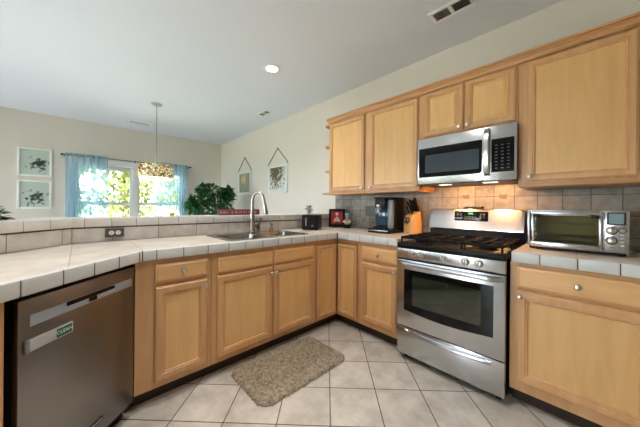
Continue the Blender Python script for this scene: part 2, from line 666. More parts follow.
# bar tile on the kitchen side of the half wall: two straight runs
bt = thing('half_wall_backsplash', 'beige tile splash on the half wall behind the sink', 'backsplash', (-2.37, NY - .003, 0), -PI / 2)
LEN1 = NY - .003 + .03
b = B(); box(b, 0, -.012, .931, LEN1, 0, 1.026)
for n in M['bartile'].node_tree.nodes:
    if n.type == 'MAPPING':
        n.inputs['Location'].default_value = (-(NY - .003 - 1.036) + .285 * 9, -0.7, 0)
fin('tile_run', b, M['bartile'], bt, smooth=False)
bend = Vector((-2.37, -.03, 0))
b = B(); box(b, 0.005, -.012, .931, 1.5, 0, 1.026)
o = fin('tile_run', b, M['bartile'], None, smooth=False)
o.parent = bt
o.matrix_parent_inverse = Matrix.Identity(4)
# second run expressed in the parent's frame
Pm = Matrix.Translation((-2.37, NY - .003, 0)) @ Matrix.Rotation(-PI / 2, 4, 'Z')
Wm = Matrix.Translation(bend) @ Matrix.Rotation(-PI / 4, 4, 'Z')
o.matrix_local = Pm.inverted() @ Wm

# the raised bar ledge: slab with tiled front edge and dark joint below
lg = thing('bar_ledge', 'raised tile bar ledge running along the top of the half wall', 'ledge', (0, 0, 0))
b = B(); prism(b, offs(0.012, 1.58) + list(reversed(offs(0.36, 1.58))), 1.034, 1.094)
fin('ledge_slab', b, M['ledge_edge'], lg, smooth=False)
b = B(); prism(b, offs(-0.001, 1.55) + list(reversed(offs(0.02, 1.55))), 1.026, 1.0345)
fin('dark_joint', b, M['grout'], lg, smooth=False)
b = B()
ys = [.898 + .145 * k for k in range(-6, 12)]
ys = [-.029] + [y for y in ys if -.0 < y < NY - .05] + [NY - .004]
for y0, y1 in zip(ys, ys[1:]):
    box(b, -2.42, y0 + .0012, 1.035, -2.362, y1 - .0012, 1.0965, .004)
s = 0.0
while s < 1.5:
    m = Matrix.Translation(bend + DV * (s + .07) - NV * .021) @ Matrix.Rotation(-PI / 4, 4, 'Z') @ Matrix.Translation((0, 0, 1.06575))
    xbox(b, m, .1376, .058, .0615, .004)
    s += .14
fin('edge_tile', b, M['ledge_edge'], lg)
b = B(); prism(b, offs(-0.004, 1.56) + list(reversed(offs(0.03, 1.56))), 1.036, 1.093)
fin('edge_grout', b, M['grout'], lg, smooth=False)

# range wall backsplash
sp = thing('range_backsplash', 'square grey brown tile splash on the wall behind the stove', 'backsplash', (0, NY - .001, 0))
b = B(); box(b, -2.36, -.010, .931, .30, 0, 1.334); box(b, -1.042, -.010, 1.334, -.342, 0, 1.380)
fin('tile_field', b, M['splash'], sp, smooth=False)
for x0 in (-1.862, -2.19):
    b = B()
    box(b, x0, -.0125, 1.084, x0 + .135, -.0105, 1.206, .001)
    for (dx, dz, rr) in ((.0675, .061, .03), (.0675, .061, .016)):
        m = Matrix.Translation((x0 + dx, -.0122, 1.084 + dz)) @ Matrix.Rotation(PI / 2, 4, 'X')
        lathe(b, [(rr, 0), (rr, .002), (rr * .8, .003)], 16, m)
    fin('accent_tile', b, M['accent'], sp)
for (cx, cz) in ((-.762, 1.29), (-.486, 1.285)):
    b = B()
    for (dx, dz, ww, hh) in ((0, 0, .03, .012), (-.018, .012, .014, .007), (.016, .014, .018, .006), (.012, -.014, .02, .006), (-.012, -.012, .012, .006)):
        m = Matrix.Translation((cx + dx, -.0103, cz + dz)) @ Matrix.Rotation(PI / 2, 4, 'X')
        m = m @ Matrix.Diagonal((ww, hh, 1, 1))
        lathe(b, [(1, 0), (.8, .0012)], 14, m)
    fin('fruit_motif', b, M['motif'], sp)

# ---- window (twin sash) in the west wall
wn = thing('window_1', None, None, (WX - .05, 0, 0), kind='structure')
def wbox(b, y0, z0, y1, z1, d0=-.04, d1=.055, bev=.003):
    box(b, d0, y0, z0, d1, y1, z1, bev)
b = B()
f = .055
wbox(b, WY0, WZ1 - f, WY1, WZ1); wbox(b, WY0, WZ0, WY1, WZ0 + f)
wbox(b, WY0, WZ0 + f, WY0 + f, WZ1 - f); wbox(b, WY1 - f, WZ0 + f, WY1, WZ1 - f)
wbox(b, .765, WZ0 + f, .86, WZ1 - f)
# inside casing
c = .06
box(b, .052, WY0 - c, WZ1, .068, WY1 + c, WZ1 + c, .003); box(b, .052, WY0 - c, WZ0 - c, .068, WY1 + c, WZ0, .003)
box(b, .052, WY0 - c, WZ0, .068, WY0, WZ1, .003); box(b, .052, WY1, WZ0, .068, WY1 + c, WZ1, .003)
fin('window_frame', b, M['white'], wn)
for (y0, y1) in ((WY0 + f, .765), (.86, WY1 - f)):
    for (z0, z1, d) in ((WZ0 + f, 1.250, -.005), (1.185, WZ1 - f, -.032)):
        s = .035
        b = B()
        wbox(b, y0, z0, y0 + s, z1, d, d + .025); wbox(b, y1 - s, z0, y1, z1, d, d + .025)
        wbox(b, y0 + s, z0, y1 - s, z0 + .06, d, d + .025); wbox(b, y0 + s, z1 - .06, y1 - s, z1, d, d + .025)
        so_ = fin('sash', b, M['white'], wn)
        b = B(); box(b, d + .010, y0 + s, z0 + .06, d + .014, y1 - s, z1 - .06)
        fin('pane', b, M['glass'], so_, smooth=False)

# ---- glazed doors behind the camera; the dining one is added for more daylight
for dname, dcx in (('door_1', -1.9), ('added_daylight_door', -4.8)):
    dn = thing(dname, None, None, (dcx, SY - .05, 0), kind='structure')
    b = B()
    box(b, -1.2, -.05, 2.03, 1.2, .05, 2.1, .004); box(b, -1.2, -.05, 0, 1.2, .05, .05, .004)
    for x in (-1.2, 1.13):
        box(b, x, -.05, .05, x + .07, .05, 2.03, .004)
    fin('door_frame', b, M['white'], dn)
    for (x0, x1, d) in ((-1.13, .04, -.03), (-.04, 1.13, .004)):
        b = B()
        s = .07
        box(b, x0, d, .05, x0 + s, d + .026, 2.03, .003); box(b, x1 - s, d, .05, x1, d + .026, 2.03, .003)
        box(b, x0 + s, d, .05, x1 - s, d + .026, .05 + s, .003); box(b, x0 + s, d, 2.03 - s, x1 - s, d + .026, 2.03, .003)
        o = fin('sliding_panel', b, M['white'], dn)
        b = B(); box(b, x0 + s, d + .011, .05 + s, x1 - s, d + .015, 2.03 - s)
        fin('pane', b, M['glass'], o, smooth=False)
w3 = thing('added_daylight_window', None, None, (WX - .05, -2.1, 0), kind='structure')  # unseen window added to let more daylight into the dining room
b = B()
for (y0, y1, z0, z1) in ((-.7, .7, WZ1 - .06, WZ1), (-.7, .7, WZ0, WZ0 + .06), (-.7, -.64, WZ0 + .06, WZ1 - .06), (.64, .7, WZ0 + .06, WZ1 - .06), (-.03, .03, WZ0 + .06, WZ1 - .06)):
    box(b, -.045, y0, z0, .045, y1, z1, .003)
fin('window_frame', b, M['white'], w3)
for (y0, y1) in ((-.64, -.03), (.03, .64)):
    b = B(); box(b, -.002, y0, WZ0 + .06, .002, y1, WZ1 - .06)
    fin('pane', b, M['glass'], w3, smooth=False)

# ---- outdoors
b = B(); box(b, -9.3, -8.0, -.2495, 1.2, SY - .12, -.04, .01); box(b, -9.3, SY - .12, -.2495, WX - .12, 3.2, -.04, .01)  # pale paving added to bounce sunlight up onto the ceilings
tag(fin('patio', b, plain('bounce light concrete', srgb(200, 198, 194), .9), smooth=False), 'added unseen pale concrete patio bouncing daylight into the house', 'patio', kind='structure')
b = B(); box(b, -40, -40, -.5, 30, 30, -.25)
tag(fin('lawn', b, M['lawn'], smooth=False), 'green lawn outside the house', 'lawn', kind='structure')


def tree(label, x, y, h, rad, mat, seed, n=900, leaf=.22):
    rng = random.Random(seed)
    t = thing('garden_tree', label, 'tree', (x, y, -.25), group='garden trees outside the windows')
    b = B()
    tube(b, [(0, 0, 0), (.08, .03, h * .35), (.02, -.05, h * .7), (.1, 0, h * .92)], [.14, .11, .07, .03], 10)
    for k in range(7):
        a = rng.uniform(0, 2 * PI)
        z = h * rng.uniform(.25, .7)
        tube(b, [(.05, 0, z), (math.cos(a) * rad * .45, math.sin(a) * rad * .45, z + h * .14), (math.cos(a) * rad * .8, math.sin(a) * rad * .8, z + h * .2)], [.05, .035, .012], 8)
    fin('trunk', b, M['trunk'], t)
    b = B()
    cl = []
    for k in range(16):
        a = rng.uniform(0, 2 * PI)
        r = rad * rng.uniform(.1, .8)
        cl.append(((math.cos(a) * r, math.sin(a) * r, h * rng.uniform(.12, .95)), (rad * .42, rad * .42, h * .14)))
    leaf_cloud(b, cl, n, leaf, rng, .2, .6)
    fin('foliage', b, mat, t, smooth=False)


tree('leafy green garden tree behind the gap between the window curtains', -10.6, 1.15, 4.6, 1.5, M['tree_leaf2'], 1, 2600)
tree('yellow green garden tree behind the right window curtain', -11.6, 4.75, 4.8, 1.5, M['tree_leaf'], 2, 2600)
tree('pale green garden tree behind the left window curtain', -11.4, -2.6, 5.0, 1.7, M['tree_leaf'], 3, 1800)
tree('dark green garden tree farther back behind the left window pane', -16.8, -.1, 5.6, 1.9, M['tree_leaf'], 6, 2600, .28)
tree('pale green garden tree farther back behind the right window pane', -16.8, 4.7, 5.6, 1.9, M['tree_leaf2'], 7, 2600, .28)
tree('dense green garden tree in front of the patio door', -4.2, -9.2, 4.4, 1.7, M['tree_leaf2'], 4, 1200)
tree('tall green garden tree beside the patio door', -.2, -9.8, 4.8, 1.8, M['tree_leaf'], 5, 1200)

# ------------------------------------------------------------------ cabinets
def ringloft(b, x0, z0, w, h, prof):
    """rectangular frame from (inset, y) profile in the x-z plane"""
    loops = []
    for (i, y) in prof:
        loops.append([(x0 + i, y, z0 + i), (x0 + w - i, y, z0 + i), (x0 + w - i, y, z0 + h - i), (x0 + i, y, z0 + h - i)])
    loft(b, loops, True, False)


KNOB = [(.0055, 0), (.0055, .010), (.0075, .013), (.0135, .018), (.0145, .023), (.012, .027), (.005, .029)]


def knob(parent, x, y, z, mirror=None):
    b = B()
    lathe(b, KNOB, 18, Matrix.Rotation(PI / 2, 4, 'X'))
    return fin('knob', b, M['nickel'], parent, (x, y, z))


FW = .056


def door(parent, x0, z0, w, h, kn=None, name='door', fwid=FW, raised=False):
    b = B()
    k = fwid
    ringloft(b, x0, z0, w, h, [(0, -.001), (0, -.013), (.003, -.016), (.006, -.0165), (.009, -.020), (k - .016, -.020), (k - .013, -.0155),
                               (k - .006, -.0175), (k - .002, -.010), (k + .003, -.008)])
    d = fin(name, b, M['frame_wood'], parent, ang=18)
    b = B()
    i = k + .001
    if raised:
        ringloft(b, x0 + i, z0 + i, w - 2 * i, h - 2 * i, [(0, -.003), (0, -.009), (.004, -.009), (.022, -.017)])
        bmesh.ops.contextual_create(b, geom=[e for e in b.edges if e.is_boundary])
    else:
        box(b, x0 + i, -.0085, z0 + i, x0 + w - i, -.003, z0 + h - i)
    fin('panel', b, M['panel_wood'], d, smooth=False)
    if kn:
        knob(d, kn[0], -.020, kn[1])
    return d


def drawer(parent, x0, z0, w, h, kn=None, name='drawer'):
    b = B()
    ringloft(b, x0, z0, w, h, [(0, -.001), (0, -.012), (.003, -.015), (.008, -.016), (.013, -.020)])
    es = [e for e in b.edges if e.is_boundary]
    bmesh.ops.contextual_create(b, geom=es)
    d = fin(name, b, M['drawer_wood'], parent, ang=18)
    if kn:
        knob(d, kn[0], -.020, kn[1])
    return d


def carcass(parent, W, depth, z0, z1, stiles, rails, mat=None):
    b = B()
    t = .018
    box(b, 0.0005, .02, z0, t, depth, z1); box(b, W - t, .02, z0, W - .0005, depth, z1)
    box(b, t, .02, z0, W - t, depth, z0 + t)
    box(b, t, depth - .008, z0 + t, W - t, depth, z1)
    fin('carcass', b, M['panel_wood'], parent, smooth=False)
    b = B()
    for (x0, x1) in stiles:
        box(b, x0, 0, z0, x1, .0195, z1, .0008, 1)
    for (za, zb) in rails:
        for (s0, s1) in zip(stiles, stiles[1:]):
            box(b, s0[1], 0.0003, za, s1[0], .0193, zb)
    fin('face_frame', b, M['frame_wood'], parent)


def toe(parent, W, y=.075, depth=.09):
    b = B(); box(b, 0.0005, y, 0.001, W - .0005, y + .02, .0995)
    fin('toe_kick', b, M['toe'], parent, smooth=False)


ZB, ZT = .1, .868
SX = -1.77
# (a) one drawer over one door, next to the dishwasher
a = thing('base_cabinet', 'maple base cabinet with one drawer and one door beside the dishwasher', 'cabinet', (SX, .234, 0), PI / 2)
carcass(a, .424, .59, ZB, ZT, [(0, .105), (.375, .424)], [(.822, ZT), (.69, .74), (ZB, .15)])
toe(a, .424)
drawer(a, .096, .728, .300, .109, (.246, .783))
door(a, .096, .138, .302, .566, (.384, .663))
# (b) sink base
a = thing('sink_cabinet', 'maple sink base cabinet with two doors under the steel sink', 'cabinet', (SX, .66, 0), PI / 2)
carcass(a, .953, .59, ZB, ZT, [(0, .045), (.47, .505), (.92, .953)], [(.822, ZT), (.69, .735), (ZB, .15)])
toe(a, .953)
drawer(a, .036, .722, .440, .110, name='false_drawer_front')
drawer(a, .496, .722, .434, .110, name='false_drawer_front')
door(a, .036, .138, .440, .568, (.464, .655))
door(a, .496, .138, .434, .568, (.512, .655))
# (c) corner cabinet with a folding pair of doors
a = thing('corner_cabinet', 'maple corner base cabinet with two narrow folding doors meeting in the inside corner', 'cabinet', (SX, 1.92, 0))
b = B()
L6 = [(-.02, -.306), (-.02, .02), (.288, .02), (.288, .59), (-.59, .59), (-.59, -.306)]
prism(b, L6, ZB, ZB + .018)
box(b, .272, .0205, ZB + .018, .288, .59, ZT); box(b, -.59, -.306, ZB + .018, -.02, -.29, ZT)
box(b, -.59, .58, ZB + .018, .272, .59, ZT); box(b, -.59, -.29, ZB + .018, -.58, .58, ZT)
fin('carcass', b, M['panel_wood'], a, smooth=False)
b = B()
box(b, -.0195, -.306, ZB, 0, -.285, ZT, .0008, 1); box(b, .267, 0, ZB, .288, .0195, ZT, .0008, 1)
box(b, -.0195, -.285, .832, 0, .0, ZT); box(b, 0, 0, .832, .267, .0195, ZT); box(b, -.0195, 0, .832, 0, .0195, ZT)
box(b, -.0195, -.285, ZB, 0, .0, .135); box(b, 0, 0, ZB, .267, .0195, .135); box(b, -.0195, 0, ZB, 0, .0195, .135)
fin('face_frame', b, M['frame_wood'], a)
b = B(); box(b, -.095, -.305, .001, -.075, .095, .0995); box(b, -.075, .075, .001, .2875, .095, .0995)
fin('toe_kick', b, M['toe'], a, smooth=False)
lf = bpy.data.objects.new('leaf_pivot', None)
bpy.data.objects.remove(lf)


def rot_children(d, m):
    d.matrix_local = m
    return d


d = door(a, 0, .126, .262, .698, (.03, .77), fwid=.042)      # leaf on the sink side
d.matrix_local = Matrix.Translation((0, -.284, 0)) @ Matrix.Rotation(PI / 2, 4, 'Z')
d = door(a, .022, .126, .242, .698, fwid=.042)                # leaf on the range side
# (d) beside the stove
a = thing('base_cabinet', 'maple base cabinet with one drawer and one door on the left of the stove', 'cabinet', (-1.481, 1.92, 0))
carcass(a, .42, .59, ZB, ZT, [(0, .045), (.385, .42)], [(.822, ZT), (.68, .73), (ZB, .165)])
toe(a, .42)
drawer(a, .033, .71, .362, .118, (.215, .77))
door(a, .033, .150, .362, .535, (.375, .648))
# (e) right of the stove
a = thing('base_cabinet', 'wide maple base cabinet with a drawer and one big door right of the stove', 'cabinet', (-.332, 1.92, 0))
carcass(a, .62, .59, ZB, ZT, [(0, .045), (.54, .62)], [(.84, ZT), (.70, .73), (ZB, .175)])
toe(a, .62)
drawer(a, .035, .719, .515, .125, (.292, .781))
door(a, .035, .163, .515, .540, (.052, .668))
# (f) left end of the peninsula
AP = Vector((-1.77, .232, 0))
o0 = AP + DV * 1.06
a = thing('base_cabinet', 'maple cabinet edge at the far left end beside the dishwasher', 'cabinet', o0, math.radians(135))
carcass(a, .476, .57, ZB, ZT, [(0, .04), (.44, .476)], [(.835, ZT), (ZB, .13)])
toe(a, .476)
door(a, .03, .12, .416, .72, (.41, .74))

# upper cabinets
UY = 2.2
def upper(name, label, x0, W, z0, z1, rail=True, left_ext=0):
    t = thing(name, label, 'cabinet', (x0, UY, z0))
    return t


def ucab(label, x0, W, z0, z1, stiles, depth=.325, railx0=0.0):
    t = thing('wall_cabinet', label, 'cabinet', (x0, UY, 0))
    b = B(); box(b, 0.0005, .0195, z0, W - .0005, depth, z1)
    fin('carcass', b, M['panel_wood'], t, smooth=False)
    b = B()
    for (s0, s1) in stiles:
        box(b, s0, 0, z0, s1, .019, z1, .0008, 1)
    for s0, s1 in zip(stiles, stiles[1:]):
        box(b, s0[1], .0003, z0, s1[0], .0188, z0 + .03); box(b, s0[1], .0003, z1 - .06, s1[0], .0188, z1)
    fin('face_frame', b, M['frame_wood'], t)
    return t


t = ucab('maple wall cabinet with two tall doors above the coffee maker', -2.17, 1.126, 1.36, 2.20, [(0, .03), (.52, .62), (1.10, 1.126)])
door(t, .02, 1.372, .513, .800, (.508, 1.394), fwid=.047)
door(t, .606, 1.372, .508, .800, (.618, 1.394), fwid=.047)
b = B(); box(b, -.10, -.012, 1.335, 1.126, .325, 1.3595, .004)
fin('bottom_rail', b, M['rail_wood'], t)
t = ucab('short maple wall cabinet with two doors above the microwave', -1.043, .70, 1.778, 2.20, [(0, .045), (.345, .39), (.66, .70)])
door(t, .043, 1.800, .316, .372, (.330, 1.832), fwid=.046, raised=True)
door(t, .376, 1.800, .312, .372, (.392, 1.834), fwid=.046, raised=True)
t = ucab('large maple wall cabinet with one wide door above the toaster oven', -.341, .62, 1.36, 2.20, [(0, .06), (.50, .62)])
door(t, .046, 1.372, .474, .800, (.066, 1.403), fwid=.047)
b = B(); box(b, 0, -.012, 1.335, .62, .325, 1.3595, .004)
fin('bottom_rail', b, M['rail_wood'], t)

# crown along all wall cabinets
b = B()
prof = [(-.0215, 2.2005), (-.0215, 2.182), (-.027, 2.180), (-.029, 2.189), (-.026, 2.192), (-.034, 2.206), (-.044, 2.213), (-.046, 2.217), (-.042, 2.219), (-.057, 2.223), (-.059, 2.229), (-.057, 2.235), (.32, 2.235), (.32, 2.2008)]
vs = loft(b, [[(-2.171, UY + y, z) for y, z in prof], [(.285, UY + y, z) for y, z in prof]])
tag(fin('cabinet_crown', b, M['rail_wood'], ang=25), 'maple crown strip along the top of the wall cabinets', 'crown molding')

# open end shelves
t = thing('end_shelf_unit', 'small maple open end shelves on the left side of the tall wall cabinet', 'shelf', (-2.172, UY, 0))
for z in (1.627, 1.939, 2.200):
    b = B()
    pts = [(0, .04)] + [(-.001 - .12 * math.sin(k * PI / 16), .325 - .285 * math.cos(k * PI / 16)) for k in range(9)] + [(0, .325)]
    pts = [(0, .03), (-.10, .03), (-.13, .06), (-.145, .10), (-.15, .16), (-.15, .325), (0, .325)]
    prism(b, pts, z - .010, z + .010, bev=.003)
    fin('shelf_board', b, M['rail_wood'], t)
b = B(); box(b, -.15, .318, 1.362, 0, .325, 2.186)
fin('back_board', b, M['wall'], t, smooth=False)

# ------------------------------------------------------------------ worktops
TZ0, TZ1 = .872, .930
ct = thing('countertop', 'long beige tile countertop with the sink, turning along the dishwasher and the corner', 'countertop', (0, 0, 0))
# leg edge line x + y = -1.476 ; run edge x = -1.74 ; range edge y = 1.89
e_bend = (-1.74, .264)
eL = Vector((-1.74, .264, 0)) + DV * 1.08
bL = Vector((-2.358, -.02, 0)) + DV * 1.37
bk = (-2.356, -.024)
outer = [(eL.x, eL.y), e_bend, (-1.74, 1.89), (-1.075, 1.89), (-1.075, 2.518), (-2.356, 2.518), bk, (bL.x, bL.y)]
ins = .012
hole = rrect(-2.03, 1.19, .42, .72, .05)
eI, bI = eL - NV * .02, bL
outer = [(eI.x, eI.y), (-1.76, .2557), (-1.76, 1.91), (-1.075, 1.91), (-1.075, 2.518), (-2.356, 2.518), bk, (bL.x, bL.y)]
b = B(); plate(b, outer, [hole], TZ0 + .02, TZ1 - .001)
fin('tile_top', b, M['top'], ct, smooth=False)


def edge_run(b, p0, p1, joints, h0=TZ0 - .002, h1=TZ1 + .001, out=.012, th=.03):
    """edge tiles between joint distances measured from p0 to p1; tiles face right of the direction"""
    p0, p1 = Vector(p0).to_3d(), Vector(p1).to_3d()
    d = (p1 - p0).normalized()
    nrm = Vector((d.y, -d.x, 0))
    ang = math.atan2(d.y, d.x)
    for s0, s1 in zip(joints, joints[1:]):
        c_ = p0 + d * (s0 + s1) / 2 + nrm * (out - th / 2)
        m = Matrix.Translation((c_.x, c_.y, (h0 + h1) / 2)) @ Matrix.Rotation(ang, 4, 'Z')
        xbox(b, m, s1 - s0 - .003, th, h1 - h0, .005, 3)


def joints(first, pitch, L):
    j = [0.0]
    s = first
    while s < L - .02:
        if s > .02:
            j.append(s)
        s += pitch
    j.append(L)
    return j


b = B()
# leg: from far left end to the bend (tiles face the kitchen: direction from bend outwards has the room on its left)
Lleg = 1.08
bend2 = Vector((-1.74, .264, 0))
jl = [0, .022, .160, .296, .431, .573, .713, .853, .993, Lleg]
edge_run(b, bend2 + DV * Lleg, bend2, [Lleg - x for x in reversed(jl)], out=.0, th=.024)
edge_run(b, (-1.74, .264), (-1.74, 1.89), [0, .07, .215, .363, .505, .634, .776, .923, 1.055, 1.196, 1.345, 1.477, 1.622], out=.0, th=.024)
edge_run(b, (-1.74, 1.89), (-1.075, 1.89), [.004, .134, .277, .428, .573, .665], out=.0, th=.024)
fin('edge_tile', b, M['edge'], ct)
b = B()
prism(b, [(eL.x - .004, eL.y - .004), (-1.743, .2655), (-1.743, 1.893), (-1.078, 1.893), (-1.078, 1.906), (-1.756, 1.906), (-1.756, .27), (eL.x - .014, eL.y - .008)], TZ0, TZ1 - .003)
fin('edge_grout', b, M['grout'], ct, smooth=False)

cr_ = thing('countertop', 'short beige tile countertop under the toaster oven', 'countertop', (0, 0, 0))
b = B(); box(b, -.322, 1.90, TZ0 + .02, .30, 2.518, TZ1 - .001)
fin('tile_top', b, M['top'], cr_, smooth=False)
b = B()
edge_run(b, (-.324, 1.89), (.30, 1.89), [0, .133, .283, .428, .568, .624], out=0, th=.024)
edge_run(b, (-.324, 2.518), (-.324, 1.89), [0, .15, .29, .43, .57, .615], out=0, th=.014)
fin('edge_tile', b, M['edge'], cr_)
b = B(); box(b, -.321, 1.893, TZ0, .299, 1.906, TZ1 - .003)
fin('edge_grout', b, M['grout'], cr_, smooth=False)

# ------------------------------------------------------------------ sink and tap
sk = thing('kitchen_sink', 'double bowl stainless steel sink set into the tile countertop', 'sink', (-2.035, 1.19, TZ1))
b = B()
h1_ = rrect(.01, -.185, .34, .335, .06)
h2_ = rrect(.01, .185, .34, .335, .06)
plate(b, rrect(-.015, 0, .50, .79, .05), [h1_, h2_], .0005, .005)
fin('rim', b, M['steel_sink'], sk, ang=30)
for cy in (-.185, .185):
    b = B()
    loops = []
    for (dw, z, r) in ((0, .0048, .06), (.004, -.004, .06), (.012, -.12, .06), (.03, -.155, .06), (.08, -.168, .05), (.26, -.170, .03)):
        loops.append([(x, y, z) for x, y in rrect(.01, cy, .34 - dw, .335 - dw, r if .335 - dw > 2 * r else .03)])
    loft(b, loops, False, True)
    bw = fin('bowl', b, M['steel_sink'], sk, ang=50)
    b = B(); lathe(b, [(.03, -.1695), (.04, -.168), (.032, -.167), (.02, -.169)], 20, Matrix.Translation((.01, cy, 0)))
    fin('drain', b, M['nickel'], bw)

fc = thing('kitchen_faucet', 'tall brushed nickel gooseneck faucet behind the sink', 'faucet', (-2.245, 1.222, TZ1 + .0055))
b = B()
lathe(b, [(.034, 0), (.034, .006), (.029, .012), (.025, .03), (.024, .10), (.021, .17), (.016, .20)], 24)
fin('base', b, M['faucet'], fc)
dv = Vector((.875, .484, 0)).normalized()
pts = [Vector((0, 0, .14)), Vector((0, 0, .20)), Vector((0, 0, .29))]
R_ = .062
for k in range(1, 13):
    th = PI * k / 12 * .98
    pts.append(dv * (R_ - R_ * math.cos(th)) + Vector((0, 0, .30 + R_ * 1.4 * math.sin(th))))
pts.append(dv * (2 * R_ + .010) + Vector((0, 0, .275)))
b = B(); tube(b, pts, .0145, 14)
fin('neck', b, M['faucet'], fc)
b = B(); e0 = pts[-1]; e1 = dv * (2 * R_ + .026) + Vector((0, 0, .185))
m = Matrix.Translation(e0) @ (e1 - e0).to_track_quat('Z', 'Y').to_matrix().to_4x4()
L_ = (e1 - e0).length
lathe(b, [(.0145, -.004), (.016, .01), (.0165, .03), (.021, L_ * .8), (.022, L_), (.018, L_ + .001)], 20, m)
hd = fin('spray_head', b, M['faucet'], fc)
b = B(); lathe(b, [(.0175, L_ + .0012), (.0175, L_ + .006), (.012, L_ + .007)], 20, m)
fin('nozzle', b, M['black'], hd)
b = B()
cyl(b, (.0, .018, .07), (.0, .066, .074), .019)
lathe(b, [(.012, 0), (.018, .02), (.018, .06), (.012, .068)], 18, Matrix.Translation((0, .066, .01)))
tube(b, [(0, .064, .08), (.008, .070, .105), (.022, .088, .138)], [.012, .009, .007], 12)
fin('lever_handle', b, M['faucet'], fc)

dp = thing('soap_dispenser', 'small nickel soap dispenser to the right of the faucet', 'soap dispenser', (-2.25, 1.44, TZ1 + .0055))
dp.scale = (1.3, 1.3, 1.25)
b = B(); lathe(b, [(.02, 0), (.02, .004), (.013, .010), (.012, .03), (.008, .036), (.008, .055)], 18)
fin('base', b, M['faucet'], dp)
b = B(); lathe(b, [(.012, .053), (.013, .058), (.012, .066), (.006, .068)], 18)
tube(b, [(0, 0, .060), (.02, -.008, .062), (.045, -.018, .054)], [.007, .006, .005], 10)
fin('pump_spout', b, M['faucet'], dp)

# ------------------------------------------------------------------ dishwasher
dwl = .54
od = AP + DV * (.008 + dwl)      # left end
dw = thing('dishwasher', 'dark stainless dishwasher under the left counter', 'dishwasher', od, math.radians(135))
X = lambda t: .548 - t           # distance from the bend -> local x
b = B(); box(b, 0.004, .022, .10, dwl - .004, .55, .858)
fin('tub', b, M['black'], dw, smooth=False)
b = B()
box(b, 0, -.004, .085, dwl, .021, .845, .004)
fin('front_panel', b, M['dark_steel'], dw)
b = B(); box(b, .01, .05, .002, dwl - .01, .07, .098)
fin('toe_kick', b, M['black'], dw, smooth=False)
b = B()
box(b, X(.515), -.0085, .742, X(.03), -.0042, .784, .001)
cp = fin('control_strip', b, M['light_steel'], dw)
b = B(); box(b, X(.385), -.0095, .766, X(.145), -.0087, .7835)
fin('handle_recess', b, M['black_gloss'], cp, smooth=False)
b = B(); box(b, X(.285), -.0098, .747, X(.245), -.0088, .7655)
fin('display', b, M['black_gloss'], cp, smooth=False)
b = B()
for k in range(6):
    box(b, X(.225) + k * .014, -.0096, .752, X(.225) + k * .014 + .006, -.0088, .757)
    box(b, X(.225) + k * .014, -.0096, .761, X(.225) + k * .014 + .008, -.0088, .763)
fin('button_marks', b, M['white_btn'], cp, smooth=False)
b = B(); box(b, X(.268), -.0065, .150, X(.205), -.0042, .166, .0008)
bd = fin('maker_badge', b, M['black'], dw)
b = B()
for k in range(6):
    box(b, X(.262) + k * .009, -.0072, .155, X(.262) + k * .009 + .005, -.0066, .161)
fin('badge_marks', b, M['white_btn'], bd, smooth=False)

# CLEAN magnet
mg = thing('dishwasher_magnet', 'silver sliding magnet sign reading CLEAN on the dishwasher front', 'magnet sign', od + NV * .0048, math.radians(135))
x0, x1 = X(.53), X(.362)
b = B(); box(b, x0, -.009, .652, x1, 0, .696, .002)
fin('frame', b, M['magnet_frame'], mg)
b = B(); box(b, x0 - .004, -.013, .650, x0 + .008, 0.0, .698, .002)
fin('slide_end', b, M['grey_btn'], mg)
b = B(); box(b, X(.428), -.0105, .6575, x1 - .006, -.0092, .6905)
gp = fin('green_window', b, M['magnet_green'], mg, smooth=False)
cxm = (X(.428) + x1 - .006) / 2
text_mesh('lettering', 'CLEAN', .020, M['white_btn'], gp, Matrix.Translation((cxm, -.0112, .674)) @ Matrix.Rotation(PI / 2, 4, 'X'))

# ------------------------------------------------------------------ stove
RX = -1.053
RW = .714
st = thing('gas_range', 'freestanding stainless steel gas stove between the two counters', 'stove', (RX, 1.85, 0))
b = B()
box(b, .004, .03, .05, RW - .004, .655, .872)
for fx in (.03, RW - .06):
    for fy in (.06, .58):
        box(b, fx, fy, .001, fx + .03, fy + .03, .05)
fin('body', b, M['enamel'], st, smooth=False)
# storage drawer
b = B(); box(b, .003, 0, .048, RW - .003, .03, .262, .006)
dr = fin('drawer', b, M['steel'], st)
b = B()
n = 24
loops = []
for k in range(n + 1):
    u = k / n
    x = .07 + u * (RW - .14)
    bul = math.sin(PI * u)
    zc = .238 - .012 * bul
    dep = .006 + .020 * bul ** .6
    loops.append([(x, -.0005, zc + .014), (x, -dep, zc + .010), (x, -dep - .004, zc), (x, -dep * .6, zc - .012), (x, -.0005, zc - .02)])
loft(b, loops)
fin('handle', b, M['steel'], dr, ang=50)
# oven door
b = B(); box(b, .003, -.002, .268, RW - .003, .03, .785, .005)
dd = fin('door', b, M['steel'], st)
b = B()
pts = [(.062, .712), (RW - .062, .712), (RW - .062, .395)]
for k in range(13):
    u = k / 12
    pts.append((RW - .062 - u * (RW - .124), .397 - .022 * math.sin(PI * u)))
pts = pts[:3] + pts[4:]
prism(b, pts, -.0045, -.0021, axis='y')
wdw = fin('door_glass', b, M['black_gloss'], dd, smooth=False)
b = B(); prism(b, [(x, z) for x, z in rrect(RW / 2, .556, .455, .225, .012)], -.0052, -.0046, axis='y')
fin('inner_window', b, M['oven_glass'], wdw, smooth=False)
b = B()
loops = []
for k in range(n + 1):
    u = k / n
    x = .015 + u * (RW - .03)
    bul = min(1, math.sin(PI * u) * 4) * 1.0
    d = -.012 - .033 * bul ** .7
    loops.append([(x, d + .012, .776), (x, d - .004, .774), (x, d - .010, .762), (x, d - .006, .746), (x, d + .010, .742)])
loft(b, loops)
